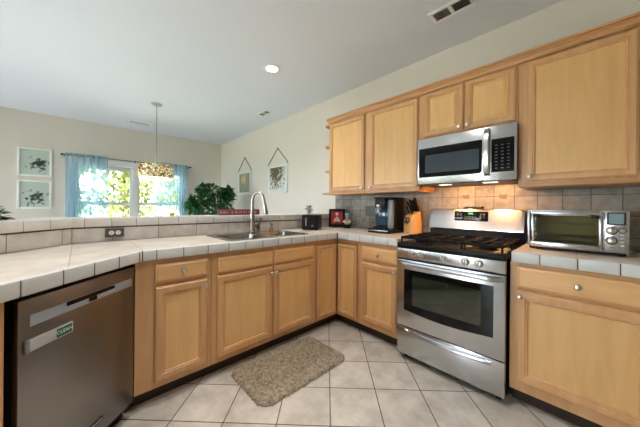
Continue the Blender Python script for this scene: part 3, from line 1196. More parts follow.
cyl(b, (.04, -.001, .758), (.04, -.03, .758), .012, n=12); cyl(b, (RW - .04, -.001, .758), (RW - .04, -.03, .758), .012, n=12)
fin('handle', b, M['steel'], dd, ang=50)
b = B(); box(b, .004, .002, .786, RW - .004, .03, .794)
fin('vent_gap', b, M['black'], st, smooth=False)
b = B(); box(b, .002, -.004, .795, RW - .002, .03, .873, .004)
pn = fin('control_panel', b, M['steel'], st)
for kx in (.127, .194, .351, .494, .572):
    b = B()
    lathe(b, [(.026, 0), (.026, .004), (.021, .006), (.0195, .024), (.016, .028), (.004, .029)], 24, Matrix.Rotation(PI / 2, 4, 'X'))
    kk = fin('knob', b, M['nickel'], pn, (kx, -.004, .838))
    b = B(); box(b, -.005, -.040, -.019, .005, -.026, .019, .003)
    fin('grip', b, M['steel'], kk)
# cooktop
b = B(); box(b, 0, -.008, .8745, RW, .60, .913, .008, 3)
fin('cooktop', b, M['enamel'], st)
for (bx, by, br) in ((.13, .15, .045), (.13, .43, .036), (.357, .29, .05), (.584, .15, .05), (.584, .43, .034)):
    b = B()
    lathe(b, [(br * 1.25, .9135), (br * 1.2, .917), (br, .918), (br, .926)], 24, Matrix.Translation((bx, by, 0)))
    bu = fin('burner', b, M['iron'], st)
    b = B(); lathe(b, [(br * .95, .9262), (br * .95, .932), (br * .8, .935), (.002, .936)], 24, Matrix.Translation((bx, by, 0)))
    fin('burner_cap', b, M['iron'], bu)
for gx0, gx1 in ((.02, .238), (.248, .466), (.476, .694)):
    b = B()
    t = .010
    z0, z1 = .944, .962
    box(b, gx0, .02, z0, gx0 + t, .57, z1, .002); box(b, gx1 - t, .02, z0, gx1, .57, z1, .002)
    for yy in (.02, .285, .56):
        box(b, gx0, yy, z0, gx1, yy + t, z1, .002)
    xm = (gx0 + gx1) / 2
    box(b, xm - t / 2, .02, z0 + .002, xm + t / 2, .57, z1 + .004, .002)
    for yy in (.15, .43):
        box(b, gx0, yy - t / 2, z0 + .002, gx1, yy + t / 2, z1 + .004, .002)
    for (lx, ly) in ((gx0, .02), (gx1 - t, .02), (gx0, .56), (gx1 - t, .56), (gx0, .285), (gx1 - t, .285)):
        box(b, lx, ly, .9133, lx + t, ly + t, z0 + .002)
    fin('grate', b, M['iron'], st)
# backguard
b = B()
box(b, .002, .606, .874, RW - .002, .66, .998, .003)
fin('backguard_base', b, M['enamel'], st)
b = B()
sec = [(.660, .999), (.588, .999), (.582, 1.006), (.590, 1.02), (.612, 1.165), (.618, 1.178), (.628, 1.183), (.660, 1.183)]
loops = []
for x, s in ((.0, .94), (.006, .985), (.02, 1.0), (RW - .02, 1.0), (RW - .006, .985), (RW, .94)):
    loops.append([(x, y, .999 + (z - .999) * s) for y, z in sec])
loft(b, loops)
bg_ = fin('backguard', b, M['steel'], st, ang=30)
sl_ = Matrix.Translation((.349, .6010, 1.121)) @ Matrix.Rotation(math.atan2(.022, .135) * -1, 4, 'X')
b = B(); xbox(b, sl_, .258, .005, .080, .001)
cpn = fin('display_panel', b, M['black_gloss'], bg_)
b = B(); xbox(b, sl_ @ Matrix.Translation((.0, -.003, .022)), .035, .001, .016)
fin('clock_digits', b, M['green_led'], cpn, smooth=False)
for cxs, czs in (((-.10, -.075), (.018, .002, -.014)), ((.075, .10), (.018, .002, -.014)), ((-.04, -.02, 0, .02, .04), (-.008, -.026))):
    b = B()
    for cx in cxs:
        for cz in czs:
            xbox(b, sl_ @ Matrix.Translation((cx, -.003, cz)), .012, .001, .006)
    fin('key_group', b, M['grey_btn'], cpn, smooth=False)

# little black cut-out ornament standing on the backguard
orn = B()
box(orn, -.078, -.004, 0, .078, .004, .005)
rng = random.Random(5)
xx = -.072
while xx < .07:
    hgt = rng.uniform(.013, .021)
    wd = rng.uniform(.006, .011)
    box(orn, xx, -.003, .005, xx + wd, .003, hgt, .002)
    box(orn, xx - .002, -.003, hgt * .55, xx + wd + .003, .003, hgt * .55 + .004)
    xx += wd + .004
cyl(orn, (.07, -.003, .014), (.07, .003, .014), .009)
tag(fin('cutout_ornament', orn, M['iron'], None, (RX + .360, 1.85 + .643, 1.1835)), 'small black cut-out ornament standing on top of the stove backguard', 'ornament')

# ------------------------------------------------------------------ microwave
mw = thing('microwave', 'stainless over-the-range microwave hanging above the stove', 'microwave', (-1.027, 2.13, 1.388))
MW_, MH = .690, .387
b = B(); box(b, .002, .03, .004, MW_ - .002, .398, MH - .002, .002)
fin('casing', b, M['enamel'], mw)
b = B(); box(b, 0, 0, 0, MW_, .0295, MH, .005)
fr_ = fin('front', b, M['steel'], mw)
b = B(); prism(b, [(.014, .056), (.472, .056), (.486, .07), (.486, .302), (.014, .302)], -.003, -.0003, axis='y')
dr_ = fin('door_glass', b, M['black_gloss'], fr_, smooth=False)
b = B(); prism(b, rrect(.268, .166, .40, .150, .012), -.004, -.0032, axis='y')
fin('window', b, M['mw_glass'], dr_, smooth=False)
b = B()
loops = []
for k in range(17):
    u = k / 16
    z = .035 + u * .335
    d = -.004 - .042 * math.sin(PI * u) ** .5
    loops.append([(.506, d + .010, z), (.502, d - .004, z), (.507, d - .010, z), (.533, d - .010, z), (.538, d - .004, z), (.534, d + .010, z)])
loft(b, loops)
fin('handle', b, M['steel'], fr_, ang=40)
b = B(); box(b, .545, -.003, .056, .676, -.0003, .290)
kp = fin('keypad', b, M['black_gloss'], fr_, smooth=False)
for c_i in range(3):
    b = B()
    for r_i in range(8):
        x = .567 + c_i * .035
        z = .080 + r_i * .023
        box(b, x, -.0038, z, x + .014, -.0031, z + .006)
    fin('key_column', b, M['dim_btn'], kp, smooth=False)
b = B(); lathe(b, [(.007, 0), (.006, .002)], 16, Matrix.Translation((.016, -.0003, .022)) @ Matrix.Rotation(PI / 2, 4, 'X'))
fin('round_badge', b, M['grey_btn'], fr_)
b = B(); box(b, .02, .02, -.006, MW_ - .02, .39, .003)
fin('underside', b, M['black'], mw, smooth=False)
for lx in (.20, .52):
    b = B(); box(b, lx - .045, .06, -.009, lx + .045, .11, -.0062, .002)
    m_ = plain('hood lamp', srgb(255, 235, 200), .4, emit=(1.0, .84, .62, 1), estr=1.6)
    fin('lamp_lens', b, m_, mw)
    l = bpy.data.lights.new('hood_lamp', 'AREA')
    l.shape = 'RECTANGLE'; l.size = .09; l.size_y = .05
    l.energy = HOOD_POWER; l.color = (1.0, .47, .16)
    lo = bpy.data.objects.new('hood_lamp', l); C.objects.link(lo)
    lo.location = (-1.027 + lx, 2.13 + .12, 1.377)
    lo.rotation_euler = (math.radians(22), 0, 0)

# ------------------------------------------------------------------ toaster oven
to = thing('toaster_oven', 'silver toaster oven on the counter right of the stove', 'toaster oven', (-.284, 2.16, TZ1 + .0015))
TW, TH, TD = .434, .252, .30
b = B()
box(b, 0, .008, .016, .014, TD, TH, .003); box(b, .328, .008, .016, TW, TD, TH, .003)
box(b, .014, .008, TH - .02, .328, TD, TH, .003); box(b, .014, .008, .016, .328, TD, .04, .003)
box(b, .014, TD - .01, .04, .328, TD, TH - .02)
fin('casing', b, M['steel'], to)
b = B()
box(b, .0145, .012, .0405, .3275, TD - .012, .042); box(b, .0145, TD - .016, .042, .3275, TD - .012, TH - .021)
fin('lining', b, M['oven_inside'], to, smooth=False)
b = B()
for yy in range(8):
    tube(b, [(.016, .04 + yy * .026, .088), (.326, .04 + yy * .026, .088)], .0016, 6)
for zz in (.088, .17):
    tube(b, [(.016, .03, zz), (.326, .03, zz)], .003, 6)
for zz in (.075, .115, .15):
    tube(b, [(.020, .04, zz), (.020, .25, zz)], .003, 6)
fin('wire_rack', b, M['nickel'], to)
b = B()
x0, x1 = .022, .336
box(b, x0, -.012, .014, x1, .006, .048, .003); box(b, x0, -.012, .216, x1, .006, .246, .003)
box(b, x0, -.012, .048, x0 + .016, .006, .216, .003); box(b, x1 - .016, -.012, .048, x1, .006, .216, .003)
dr_ = fin('door', b, M['steel'], to)
b = B(); box(b, x0 + .016, -.006, .048, x1 - .016, -.003, .216)
fin('door_glass', b, M['oven_pane'], dr_, smooth=False)
b = B()
box(b, x0 + .01, -.050, .222, x1 - .01, -.030, .240, .006, 3)
fin('handle', b, M['steel'], dr_)
for hx in (x0 + .014, x1 - .046):
    b = B(); box(b, hx, -.052, .206, hx + .032, -.0115, .2215, .003)
    fin('handle_mount', b, M['black'], dr_)
b = B(); box(b, .341, -.010, .016, TW - .002, .0075, TH - .004, .004)
cpn = fin('control_panel', b, M['steel'], to)
b = B(); box(b, .351, -.0115, .172, .420, -.0102, .240, .001)
bzl = fin('display_bezel', b, M['black'], cpn)
b = B(); box(b, .358, -.0125, .178, .413, -.0117, .234)
fin('display', b, M['lcd'], bzl, smooth=False)
for (dx, dz, rr) in ((.368, .140, .019), (.368, .084, .019), (.408, .142, .012)):
    b = B(); lathe(b, [(rr, 0), (rr, .004), (rr * .85, .006), (rr * .8, .018), (rr * .6, .020)], 22, Matrix.Rotation(PI / 2, 4, 'X'))
    dk = fin('dial', b, M['nickel'], cpn, (dx, -.0102, dz))
    b = B(); lathe(b, [(rr * 1.2, 0), (rr * 1.2, .0015), (rr * 1.02, .0018)], 22, Matrix.Rotation(PI / 2, 4, 'X'))
    fin('dial_ring', b, M['black'], dk)
for k in range(4):
    b = B(); box(b, .400, -.014, .112 - k * .019, .414, -.0102, .121 - k * .019, .002)
    fin('button', b, M['white_btn'], cpn)
b = B()
for k in range(8):
    box(b, .362 + k * .0052, -.0108, .042, .362 + k * .0052 + .0034, -.0102, .047)
fin('maker_marks', b, M['grey_btn'], cpn, smooth=False)
b = B()
for (fx, fy) in ((.01, .02), (TW - .035, .02), (.01, TD - .05), (TW - .035, TD - .05)):
    box(b, fx, fy, 0, fx + .025, fy + .025, .0158, .002)
fin('foot', b, M['black'], to)

# ------------------------------------------------------------------ coffee maker
cm = thing('coffee_maker', 'black and silver single serve coffee maker beside the knife block', 'coffee maker', (-1.585, 2.185, TZ1 + .0005))
CW = .243
b = B(); box(b, 0, 0, 0, CW, .30, .042, .006)
bs = fin('base_tray', b, M['black'], cm)
b = B(); box(b, .01, -.003, .018, CW - .012, -.0003, .030, .001)
fin('front_strip', b, M['steel'], bs)
b = B()
box(b, .03, .13, .0425, CW, .30, .345, .012)
fin('body', b, M['black'], cm)
b = B(); box(b, .006, .125, .0425, .052, .29, .352, .010)
fin('water_tank', b, M['teal'], cm)
b = B(); box(b, .055, .1165, .066, CW - .085, .1295, .25, .003)
fin('cup_recess', b, M['teal'], cm)
b = B(); box(b, CW - .068, .09, .0425, CW - .012, .129, .335, .008)
fin('silver_panel', b, M['cm_grey'], cm)
b = B(); box(b, .056, .04, .25, CW - .070, .129, .35, .01); box(b, .03, .06, .3455, CW, .30, .362, .008)
bh = fin('brew_head', b, M['black'], cm)
b = B(); lathe(b, [(.02, .235), (.026, .25), (.026, .285), (.02, .29)], 20, Matrix.Translation((.105, .042, 0)))
fin('chrome_spout', b, M['steel'], bh)
b = B(); box(b, .045, .03, .0425, CW - .07, .115, .060, .005)
fin('drip_tray', b, M['black'], cm)

# ------------------------------------------------------------------ knife block, knives, scissors
KO = Vector((-1.292, 2.392, TZ1 + .0005))
KR = math.radians(-18)
KM = Matrix.Translation(KO) @ Matrix.Rotation(KR, 4, 'Z')
kb = thing('knife_block', 'pale wooden knife block beside the stove', 'knife block', KO, KR)
b = B()
# side outline (y towards the wall, z up): leaning forward
side = [(0, 0), (.114, 0), (.117, .10), (.098, .222), (.03, .182), (0, .152)]
loft(b, [[(0.0, y, z) for y, z in side], [(.124, y, z) for y, z in side]])
bmesh.ops.bevel(b, geom=b.edges[:], offset=.004, segments=2, affect='EDGES', profile=.5)
fin('block', b, M['block_wood'], kb)
kdir = Vector((-.12, -.5, 1)).normalized()
slots = [(.020, .088, .078, 'far left back'), (.048, .090, .09, ''), (.076, .090, .082, ''), (.100, .092, .098, ''),
         (.030, .050, .060, ''), (.066, .052, .064, '')]
klabels = ['black handled knife at the left rear of the knife block',
           'black handled knife second from the left in the rear row of the block',
           'black handled knife third from the left in the rear row of the block',
           'black handled knife at the right rear of the knife block, handle standing highest',
           'black handled knife at the left of the front row in the knife block',
           'black handled knife at the right of the front row in the knife block']
for (sx, sy, hl, _), lab in zip(slots, klabels):
    hl *= 1.45
    sz = .175 + (sy - .03) * (.04 / .068)
    base = KM @ Vector((sx - .002, sy, sz + .011))
    k = thing('kitchen_knife', lab, 'knife', base, KR, 'knives in the knife block')
    q = Vector((-.34 + sx * 3.6, -.40, 1)).normalized()
    m = q.to_track_quat('Z', 'X').to_matrix().to_4x4()
    b = B(); 
    loft(b, [[m @ Vector((x, y, z)) for x, y in rrect(0, 0, ww, hh, .004, 3)] for z, ww, hh in
             ((.002, .013, .020), (.010, .014, .022), (hl * .5, .016, .021), (hl * .85, .017, .027), (hl, .013, .021))])
    fin('handle', b, M['black'], k)
    b = B(); xbox(b, m @ Matrix.Translation((0, 0, .0)), .010, .017, .005, .001)
    fin('bolster', b, M['steel'], k)
scs = thing('kitchen_scissors', 'dark handled scissors in the front slot of the knife block', 'scissors', KM @ Vector((.048, -.002, .125)), KR)
b = B()
for dx in (-.017, .017):
    pts = [(dx * 1.15 + .018 * math.cos(a * PI / 8), -.012, .012 + .027 * math.sin(a * PI / 8)) for a in range(17)]
    tube(b, pts, .0045, 8)
    tube(b, [(dx * .8, -.012, -.004), (dx * .2, -.010, -.022)], .0045, 8)
fin('handle_loops', b, plain('dark brown plastic', srgb(58, 30, 22), .4), scs)
b = B(); xbox(b, Matrix.Translation((0, -.007, -.025)), .012, .010, .02, .001)
fin('blades', b, M['steel'], scs)

# ------------------------------------------------------------------ toaster
ta = math.radians(35)
tp = thing('toaster', 'black two slice toaster on the counter beside the sink', 'toaster', (-2.11, 1.835, TZ1 + .0005), ta)
tp.scale = (1, 1, .82)
b = B()
loops = []
for z, s in ((.010, .96), (.03, 1.0), (.18, .985), (.20, .95), (.206, .88)):
    loops.append([(x, y, z) for x, y in rrect(0, .13, .185 * s, .255 * s, .02, 4)])
loft(b, loops)
fin('shell', b, M['matte_black'], tp, ang=40)
b = B()
for sx in (-.035, .035):
    box(b, sx - .014, .04, .2062, sx + .014, .22, .2075)
fin('bread_slot', b, M['black'], tp, smooth=False)
b = B(); box(b, -.042, .0005, .06, -.034, .0045, .165, .001)
fin('lever_track', b, M['nickel'], tp)
b = B(); box(b, -.055, -.022, .14, -.022, .003, .152, .003)
fin('lever', b, M['black'], tp)
b = B(); lathe(b, [(.012, 0), (.011, .008), (.006, .010)], 16, Matrix.Translation((.035, .006, .06)) @ Matrix.Rotation(PI / 2, 4, 'X'))
fin('dial', b, M['grey_btn'], tp)
b = B()
for (fx, fy) in ((-.07, .03), (.07, .03), (-.07, .23), (.07, .23)):
    lathe(b, [(.010, 0), (.010, .012)], 10, Matrix.Translation((fx, fy, 0)))
fin('foot', b, M['black'], tp)

# ------------------------------------------------------------------ framed red picture and figurine in the corner
ra = math.radians(45)
rp = thing('framed_picture', 'black framed red picture of a chef standing in the counter corner', 'picture', (-2.195, 2.370, TZ1 + .0005), math.radians(40))
b = B()
wq, hq = .205, .235
tilt = Matrix.Rotation(math.radians(-6), 4, 'X')
def rq(bm, x0, z0, x1, z1, y0, y1, bev=.002):
    xbox(bm, tilt @ Matrix.Translation(((x0 + x1) / 2, (y0 + y1) / 2, (z0 + z1) / 2)), x1 - x0, y1 - y0, z1 - z0, bev)
rq(b, -wq / 2, .002, -wq / 2 + .032, hq, 0, .018, .006); rq(b, wq / 2 - .032, .002, wq / 2, hq, 0, .018, .006)
rq(b, -wq / 2 + .032, .002, wq / 2 - .032, .045, 0, .018, .003); rq(b, -wq / 2 + .032, hq - .032, wq / 2 - .032, hq, 0, .018, .003)
fin('frame', b, M['black'], rp)
b = B(); rq(b, -wq / 2 + .030, .043, wq / 2 - .030, hq - .030, .006, .010, 0)
bgp = fin('red_print', b, M['red'], rp, smooth=False)
b = B()
def disc(bm, cx, cz, rx, rz, y):
    m = tilt @ Matrix.Translation((cx, y, cz)) @ Matrix.Rotation(PI / 2, 4, 'X') @ Matrix.Diagonal((rx, rz, 1, 1))
    lathe(bm, [(1, 0), (1, .001)], 20, m)
disc(b, 0, .165, .017, .012, .0058); disc(b, 0, .178, .020, .009, .0057)      # cap
disc(b, 0, .098, .034, .030, .0058); disc(b, -.03, .085, .012, .02, .0057); disc(b, .03, .085, .012, .02, .0057)
fin('chef_whites', b, M['cream'], bgp, smooth=False)
b = B(); disc(b, 0, .145, .014, .017, .0048)
fin('chef_face', b, M['skin_print'], bgp, smooth=False)
b = B(); disc(b, 0, .064, .020, .008, .0046); disc(b, 0, .139, .007, .0025, .0036)
fin('dark_marks', b, M['teal'], bgp, smooth=False)
b = B(); xbox(b, Matrix.Translation((0, .05, .06)) @ Matrix.Rotation(math.radians(24), 4, 'X'), .03, .004, .125)
fin('easel_back', b, M['black'], rp, smooth=False)

fg = thing('chef_figurine', 'small white chef figurine on a dark base beside the red picture', 'figurine', (-2.055, 2.405, TZ1 + .0005), math.radians(30))
b = B(); lathe(b, [(.040, 0), (.042, .004), (.040, .036), (.034, .042), (.001, .043)], 20)
fin('base', b, M['black'], fg)
b = B(); lathe(b, [(.022, .0432), (.036, .06), (.040, .075), (.034, .095), (.018, .108), (.010, .111)], 20)
tube(b, [(-.03, -.005, .092), (-.046, -.015, .078), (-.03, -.03, .07)], [.010, .010, .008], 10)
tube(b, [(.03, -.005, .092), (.046, -.015, .078), (.03, -.03, .07)], [.010, .010, .008], 10)
fin('jacket', b, M['cream'], fg)
b = B(); lathe(b, [(.008, .108), (.017, .118), (.019, .128), (.015, .140), (.006, .144)], 18)
hdd = fin('head', b, M['skin_print'], fg)
b = B()
for ex in (-.007, .007):
    lathe(b, [(.0025, 0), (.001, .002)], 8, Matrix.Translation((ex, -.0185, .131)) @ Matrix.Rotation(PI / 2, 4, 'X'))
fin('eyes', b, M['black'], hdd)
b = B(); lathe(b, [(.017, .138), (.018, .152), (.027, .160), (.028, .172), (.020, .182), (.004, .185)], 18)
fin('hat', b, M['pale_blue'], fg)
b = B(); lathe(b, [(.013, 0), (.005, .004)], 12, Matrix.Translation((0, -.033, .098)) @ Matrix.Rotation(PI / 2, 4, 'X') @ Matrix.Diagonal((1.5, .6, 1, 1)))
fin('red_scarf', b, M['red'], fg)

# ------------------------------------------------------------------ outlets
def outlet(label, loc, rotz, W, Hh, plate_mat, face_mat, horiz):
    t = thing('wall_outlet', label, 'outlet', loc, rotz)
    b = B(); box(b, -W / 2, -.006, -Hh / 2, W / 2, 0, Hh / 2, .003)
    fin('plate', b, plate_mat, t)
    for s in (-1, 1):
        cx, cz = (s * .019, 0) if horiz else (0, s * .019)
        b = B()
        m = Matrix.Translation((cx, -.006, cz)) @ Matrix.Rotation(PI / 2, 4, 'X') @ Matrix.Diagonal((.0155, .0155, 1, 1))
        lathe(b, [(1, 0), (.95, .002)], 20, m)
        f_ = fin('receptacle', b, face_mat, t)
        b = B()
        for k in (-.005, .005):
            if horiz:
                box(b, cx - .004, -.0086, cz + k - .001, cx + .004, -.0078, cz + k + .001)
            else:
                box(b, cx + k - .001, -.0086, cz - .004, cx + k + .001, -.0078, cz + .004)
        fin('slots', b, M['black'], f_, smooth=False)


outlet('dark pewter double outlet on the half wall tiles left of the sink', (-2.357, .190, .990), PI / 2, .108, .064, M['outlet_plate'], M['white_btn'], True)
outlet('grey outlet plate on the corner tiles beside the coffee maker', (-1.955, NY - .0125, 1.005), 0, .066, .105, plain('grey plate', srgb(168, 164, 156), .4), plain('grey receptacle', srgb(150, 148, 142), .4), False)

# ------------------------------------------------------------------ things on the bar ledge
LZ = 1.0972
b = B(); box(b, -.02, 0, 0, .02, .448, .058, .003)
sg = thing('lettered_sign', 'long low dull red lettered sign block on the bar ledge behind the faucet', 'sign', (-2.52, 1.0, LZ))
fin('block', b, M['sign_red'], sg)
b = B()
rng = random.Random(8)
y = .012
words = [7, 0, 2, 0, 5, 0, 3, 0, 6, 0]
for wl in (6, 2, 5, 3, 6):
    for k in range(wl):
        h_ = .030
        box(b, .0202, y, .014, .0212, y + .0035, .014 + h_)
        if rng.random() < .6:
            box(b, .0202, y, .014 + h_ * rng.choice((0, .45, .9)), .0212, y + .012, .014 + h_ * .12 + h_ * .8 * rng.choice((0, .5)) + .003)
        if rng.random() < .5:
            box(b, .0202, y + .0095, .014, .0212, y + .0125, .014 + h_)
        y += .0155
    y += .014
y0m = 0
fin('pale_lettering', b, plain('faded pink paint', srgb(190, 140, 132), .7), sg, smooth=False)

# small sprig in a tiny pot behind the toaster
sg = thing('small_potted_sprig', 'tiny potted green sprig on the bar ledge behind the toaster', 'plant', (-2.50, 2.17, LZ))
b = B(); lathe(b, [(.016, 0), (.021, .028), (.022, .032), (.018, .032), (.016, .026)], 16)
fin('pot', b, M['cream'], sg)
b = B(); leaf_cloud(b, [((0, 0, .058), (.036, .036, .036))], 80, .038, random.Random(3), .0, .5)
fin('leaves', b, plain('sage leaf', srgb(128, 140, 104), .6, noise=.3), sg, smooth=False)
b = B()
for k in range(6):
    a_ = k * PI / 3
    tube(b, [(0, 0, .026), (.012 * math.cos(a_), .012 * math.sin(a_), .055), (.02 * math.cos(a_), .02 * math.sin(a_), .08)], .0015, 6)
fin('stems', b, M['stem'], sg)

# little yellow bowl
yb = B()
lathe(yb, [(.014, 0), (.018, .003), (.030, .022), (.031, .028), (.028, .028), (.015, .006), (.002, .005)], 22)
tag(fin('yellow_bowl', yb, M['yellow'], None, (-2.55, .60, LZ)), 'tiny yellow bowl on the bar ledge in front of the right curtain', 'bowl')

# trailing plant at far left of the ledge
lp_loc = Vector((-2.25, -.30, 0)) + DV * .19 - NV * .02
lp = thing('trailing_plant', 'potted green trailing plant on the bar ledge at the left edge of the view', 'plant', (lp_loc.x, lp_loc.y, LZ))
b = B(); lathe(b, [(.05, 0), (.056, .004), (.07, .075), (.073, .08), (.066, .08), (.062, .065)], 24)
fin('pot', b, M['pot'], lp)
b = B(); lathe(b, [(.063, .066), (.001, .069)], 20)
fin('soil', b, M['soil'], lp)
b = B()
leaf_cloud(b, [((0, 0, .10), (.09, .09, .05)), ((-.06, .07, .045), (.06, .06, .035)), ((.06, -.06, .06), (.06, .06, .04)), ((-.10, .10, .028), (.05, .05, .02))], 260, .05, random.Random(12), .3, .6)
for v in b.verts:
    if v.co.z < .003:
        v.co.z = .003 + random.random() * .004
fin('foliage', b, M['leaf2'], lp, smooth=False)

# ------------------------------------------------------------------ big plant in the dining room
pl = thing('potted_ficus', 'large dark green bushy potted plant behind the bar ledge near the window', 'plant', (-4.75, 1.76, 0))
b = B(); lathe(b, [(.16, .001), (.18, .01), (.22, .36), (.235, .38), (.235, .42), (.21, .42), (.205, .37)], 28)
fin('pot', b, M['pot'], pl)
b = B(); lathe(b, [(.206, .372), (.001, .38)], 24)
fin('soil', b, M['soil'], pl)
b = B()
rng = random.Random(21)
for k in range(7):
    a_ = k * 2 * PI / 7
    rr = rng.uniform(.15, .32)
    tube(b, [(.03 * math.cos(a_), .03 * math.sin(a_), .37), (.08 * math.cos(a_), .08 * math.sin(a_), .75), (rr * math.cos(a_), rr * math.sin(a_), rng.uniform(1.1, 1.45))], [.012, .010, .005], 8)
fin('stems', b, M['stem'], pl)
b = B()
cl = [((0, 0, 1.16), (.26, .25, .24)), ((-.05, -.10, 1.34), (.20, .20, .14)), ((.1, .16, 1.28), (.18, .16, .16)), ((-.1, .0, 1.0), (.26, .27, .2)),
      ((.0, -.30, 1.18), (.10, .10, .10)), ((0, .24, 1.10), (.12, .12, .16)), ((.05, -.02, 1.46), (.14, .12, .10)), ((.05, .27, 1.42), (.12, .1, .08)), ((0, .05, .85), (.25, .3, .18))]
cl += [((0, .26, 1.46), (.08, .10, .04)), ((0, .34, 1.40), (.05, .05, .05)), ((0, -.34, 1.24), (.05, .06, .05)), ((0, -.16, 1.48), (.06, .07, .05))]
leaf_cloud(b, cl, 1700, .105, rng, .35, .55)
fin('foliage', b, M['leaf'], pl, smooth=False)

# ------------------------------------------------------------------ curtains
rd = thing('curtain_rod', 'dark thin curtain rod above the dining window', 'curtain rod', (WX + .09, 0, 2.045))
b = B(); tube(b, [(0, -.20, 0), (0, 1.80, 0)], .009, 12)
fin('rod', b, plain('grey teal metal', srgb(96, 108, 112), .4, .5), rd)
b = B()
for yy in (-.215, 1.815):
    bmesh.ops.create_uvsphere(b, u_segments=14, v_segments=10, radius=.018, matrix=Matrix.Translation((0, yy, 0)))
fin('finial', b, plain('dark finial', srgb(44, 50, 54), .4, .5), rd)
b = B()
for yy in (-.19, .81, 1.79):
    box(b, -.0895, yy - .006, -.03, -.08, yy + .006, .03, .001); box(b, -.08, yy - .004, -.014, 0, yy + .004, -.008, .001)
fin('bracket', b, plain('dark bracket', srgb(44, 50, 54), .4, .5), rd)


def curtain(label, y0, y1, folds, seed, y1b=None):
    rng = random.Random(seed)
    t = thing('sheer_curtain', label, 'curtain', (WX + .09, (y0 + y1) / 2, 0), group=None)
    nx, nz = 140, 24
    W = y1 - y0
    W2 = (y1b or y1) - y0
    ph = [rng.uniform(0, 6.28) for _ in range(4)]
    b = B()
    vs = []
    for j in range(nz + 1):
        v = j / nz
        z = .06 + v * 2.02
        row = []
        for i in range(nx + 1):
            u = i / nx
            amp = (.014 + .030 * (1 - v)) * (0.35 if v > .955 else 1)
            x = amp * (math.sin(2 * PI * folds * u + ph[0]) + .5 * math.sin(2 * PI * folds * 1.7 * u + ph[1] + v * 1.2) + .35 * math.sin(2 * PI * folds * .55 * u + ph[2]))
            Wv = W2 + (W - W2) * v
            y = -W / 2 + Wv * u + .008 * math.sin(2 * PI * folds * u + ph[3] + v) * (1 - v)
            if .972 < v < 0.99:
                x += .011 if i % 2 else -.011
            row.append(b.verts.new((x + .012, y, z)))
        vs.append(row)
    for j in range(nz):
        for i in range(nx):
            b.faces.new((vs[j][i], vs[j][i + 1], vs[j + 1][i + 1], vs[j + 1][i]))
    fin('panel', b, M['curtain'], t, ang=180)
    b = B()
    box(b, -.006, -W / 2, 2.018, .016, W / 2, 2.07, .004)
    # header sleeve
    bm2 = B()
    tube(bm2, [(0, -W / 2, 2.045), (0, W / 2, 2.045)], .014, 12)
    b.free()
    fin('rod_pocket', bm2, plain('blue header', srgb(84, 122, 134), .8), t)


curtain('sheer blue curtain on the left half of the dining window', -.17, .385, 7, 4)
curtain('sheer blue curtain on the right half of the dining window, partly behind the pendant', 1.15, 1.755, 10, 9)

# ------------------------------------------------------------------ pictures on the west wall
INK = srgb(44, 52, 52)
def wpic(label, y0, z0, y1, z1, centre, seed):
    t = thing('framed_print', label, 'picture', (WX + .001, (y0 + y1) / 2, (z0 + z1) / 2), PI / 2)
    w_, h_ = y1 - y0, z1 - z0
    b = B()
    f = .028
    box(b, -w_ / 2, -.022, -h_ / 2, -w_ / 2 + f, 0, h_ / 2, .003); box(b, w_ / 2 - f, -.022, -h_ / 2, w_ / 2, 0, h_ / 2, .003)
    box(b, -w_ / 2 + f, -.022, -h_ / 2, w_ / 2 - f, 0, -h_ / 2 + f, .003); box(b, -w_ / 2 + f, -.022, h_ / 2 - f, w_ / 2 - f, 0, h_ / 2, .003)
    fin('frame', b, plain('white picture frame', srgb(238, 238, 232), .45), t)
    b = B(); box(b, -w_ / 2 + f, -.010, -h_ / 2 + f, w_ / 2 - f, -.004, h_ / 2 - f)
    pm = print_mat('ink sketch', srgb(186, 200, 190), INK, 18 + seed, centre, .22, .50, srgb(130, 142, 136))
    fin('ink_print', b, pm, t, smooth=False)


wpic('upper white framed ink sketch on the dining room wall left of the window', -.717, 1.645, -.335, 2.105, (.06, -.01, -.03), 0)
wpic('lower white framed ink sketch on the dining room wall left of the window', -.717, 1.115, -.335, 1.582, (.02, -.01, -.06), 3)

# ------------------------------------------------------------------ hanging prints on the north wall
def npic(label, x0, z0, x1, z1, nail, pm):
    cx = (x0 + x1) / 2
    t = thing('hanging_print', label, 'picture', (cx, NY - .0015, z0))
    w_, h_ = x1 - x0, z1 - z0
    b = B()
    f = .06
    box(b, -w_ / 2, -.02, 0, -w_ / 2 + f, 0, h_, .003); box(b, w_ / 2 - f, -.02, 0, w_ / 2, 0, h_, .003)
    box(b, -w_ / 2 + f, -.02, 0, w_ / 2 - f, 0, f, .003); box(b, -w_ / 2 + f, -.02, h_ - f * .8, w_ / 2 - f, 0, h_, .003)
    fin('frame', b, plain('pale blue white frame', srgb(216, 218, 214), .5), t)
    b = B(); box(b, -w_ / 2 + f, -.012, f, w_ / 2 - f, -.004, h_ - f * .8)
    fin('print', b, pm, t, smooth=False)
    b = B()
    zt = nail - z0
    for s in (-1, 1):
        tube(b, [(s * (w_ / 2 - .01), -.012, h_ - .004), (s * (w_ / 2 - .01), -.014, h_ + .03), (0, -.012, zt)], .006, 8)
    fin('cord', b, M['cord'], t)
    b = B(); cyl(b, (0, 0, zt), (0, -.02, zt), .008, n=10)
    fin('nail', b, M['iron'], t)


npic('smaller pale framed flower print hung by a cord on the wall beside the plant', -5.25, 1.415, -4.68, 1.917, 2.20,
     print_mat('small floral', srgb(134, 140, 118), srgb(206, 176, 110), 12, (-.02, 0, .34), .24, .50, srgb(160, 150, 104)))
npic('larger pale framed leafy print hung by a cord on the wall nearer the cabinets', -4.045, 1.425, -3.455, 1.92, 2.205,
     print_mat('large floral', srgb(196, 204, 206), srgb(66, 58, 42), 24, (-.06, 0, .36), .45, .46, srgb(150, 136, 92)))

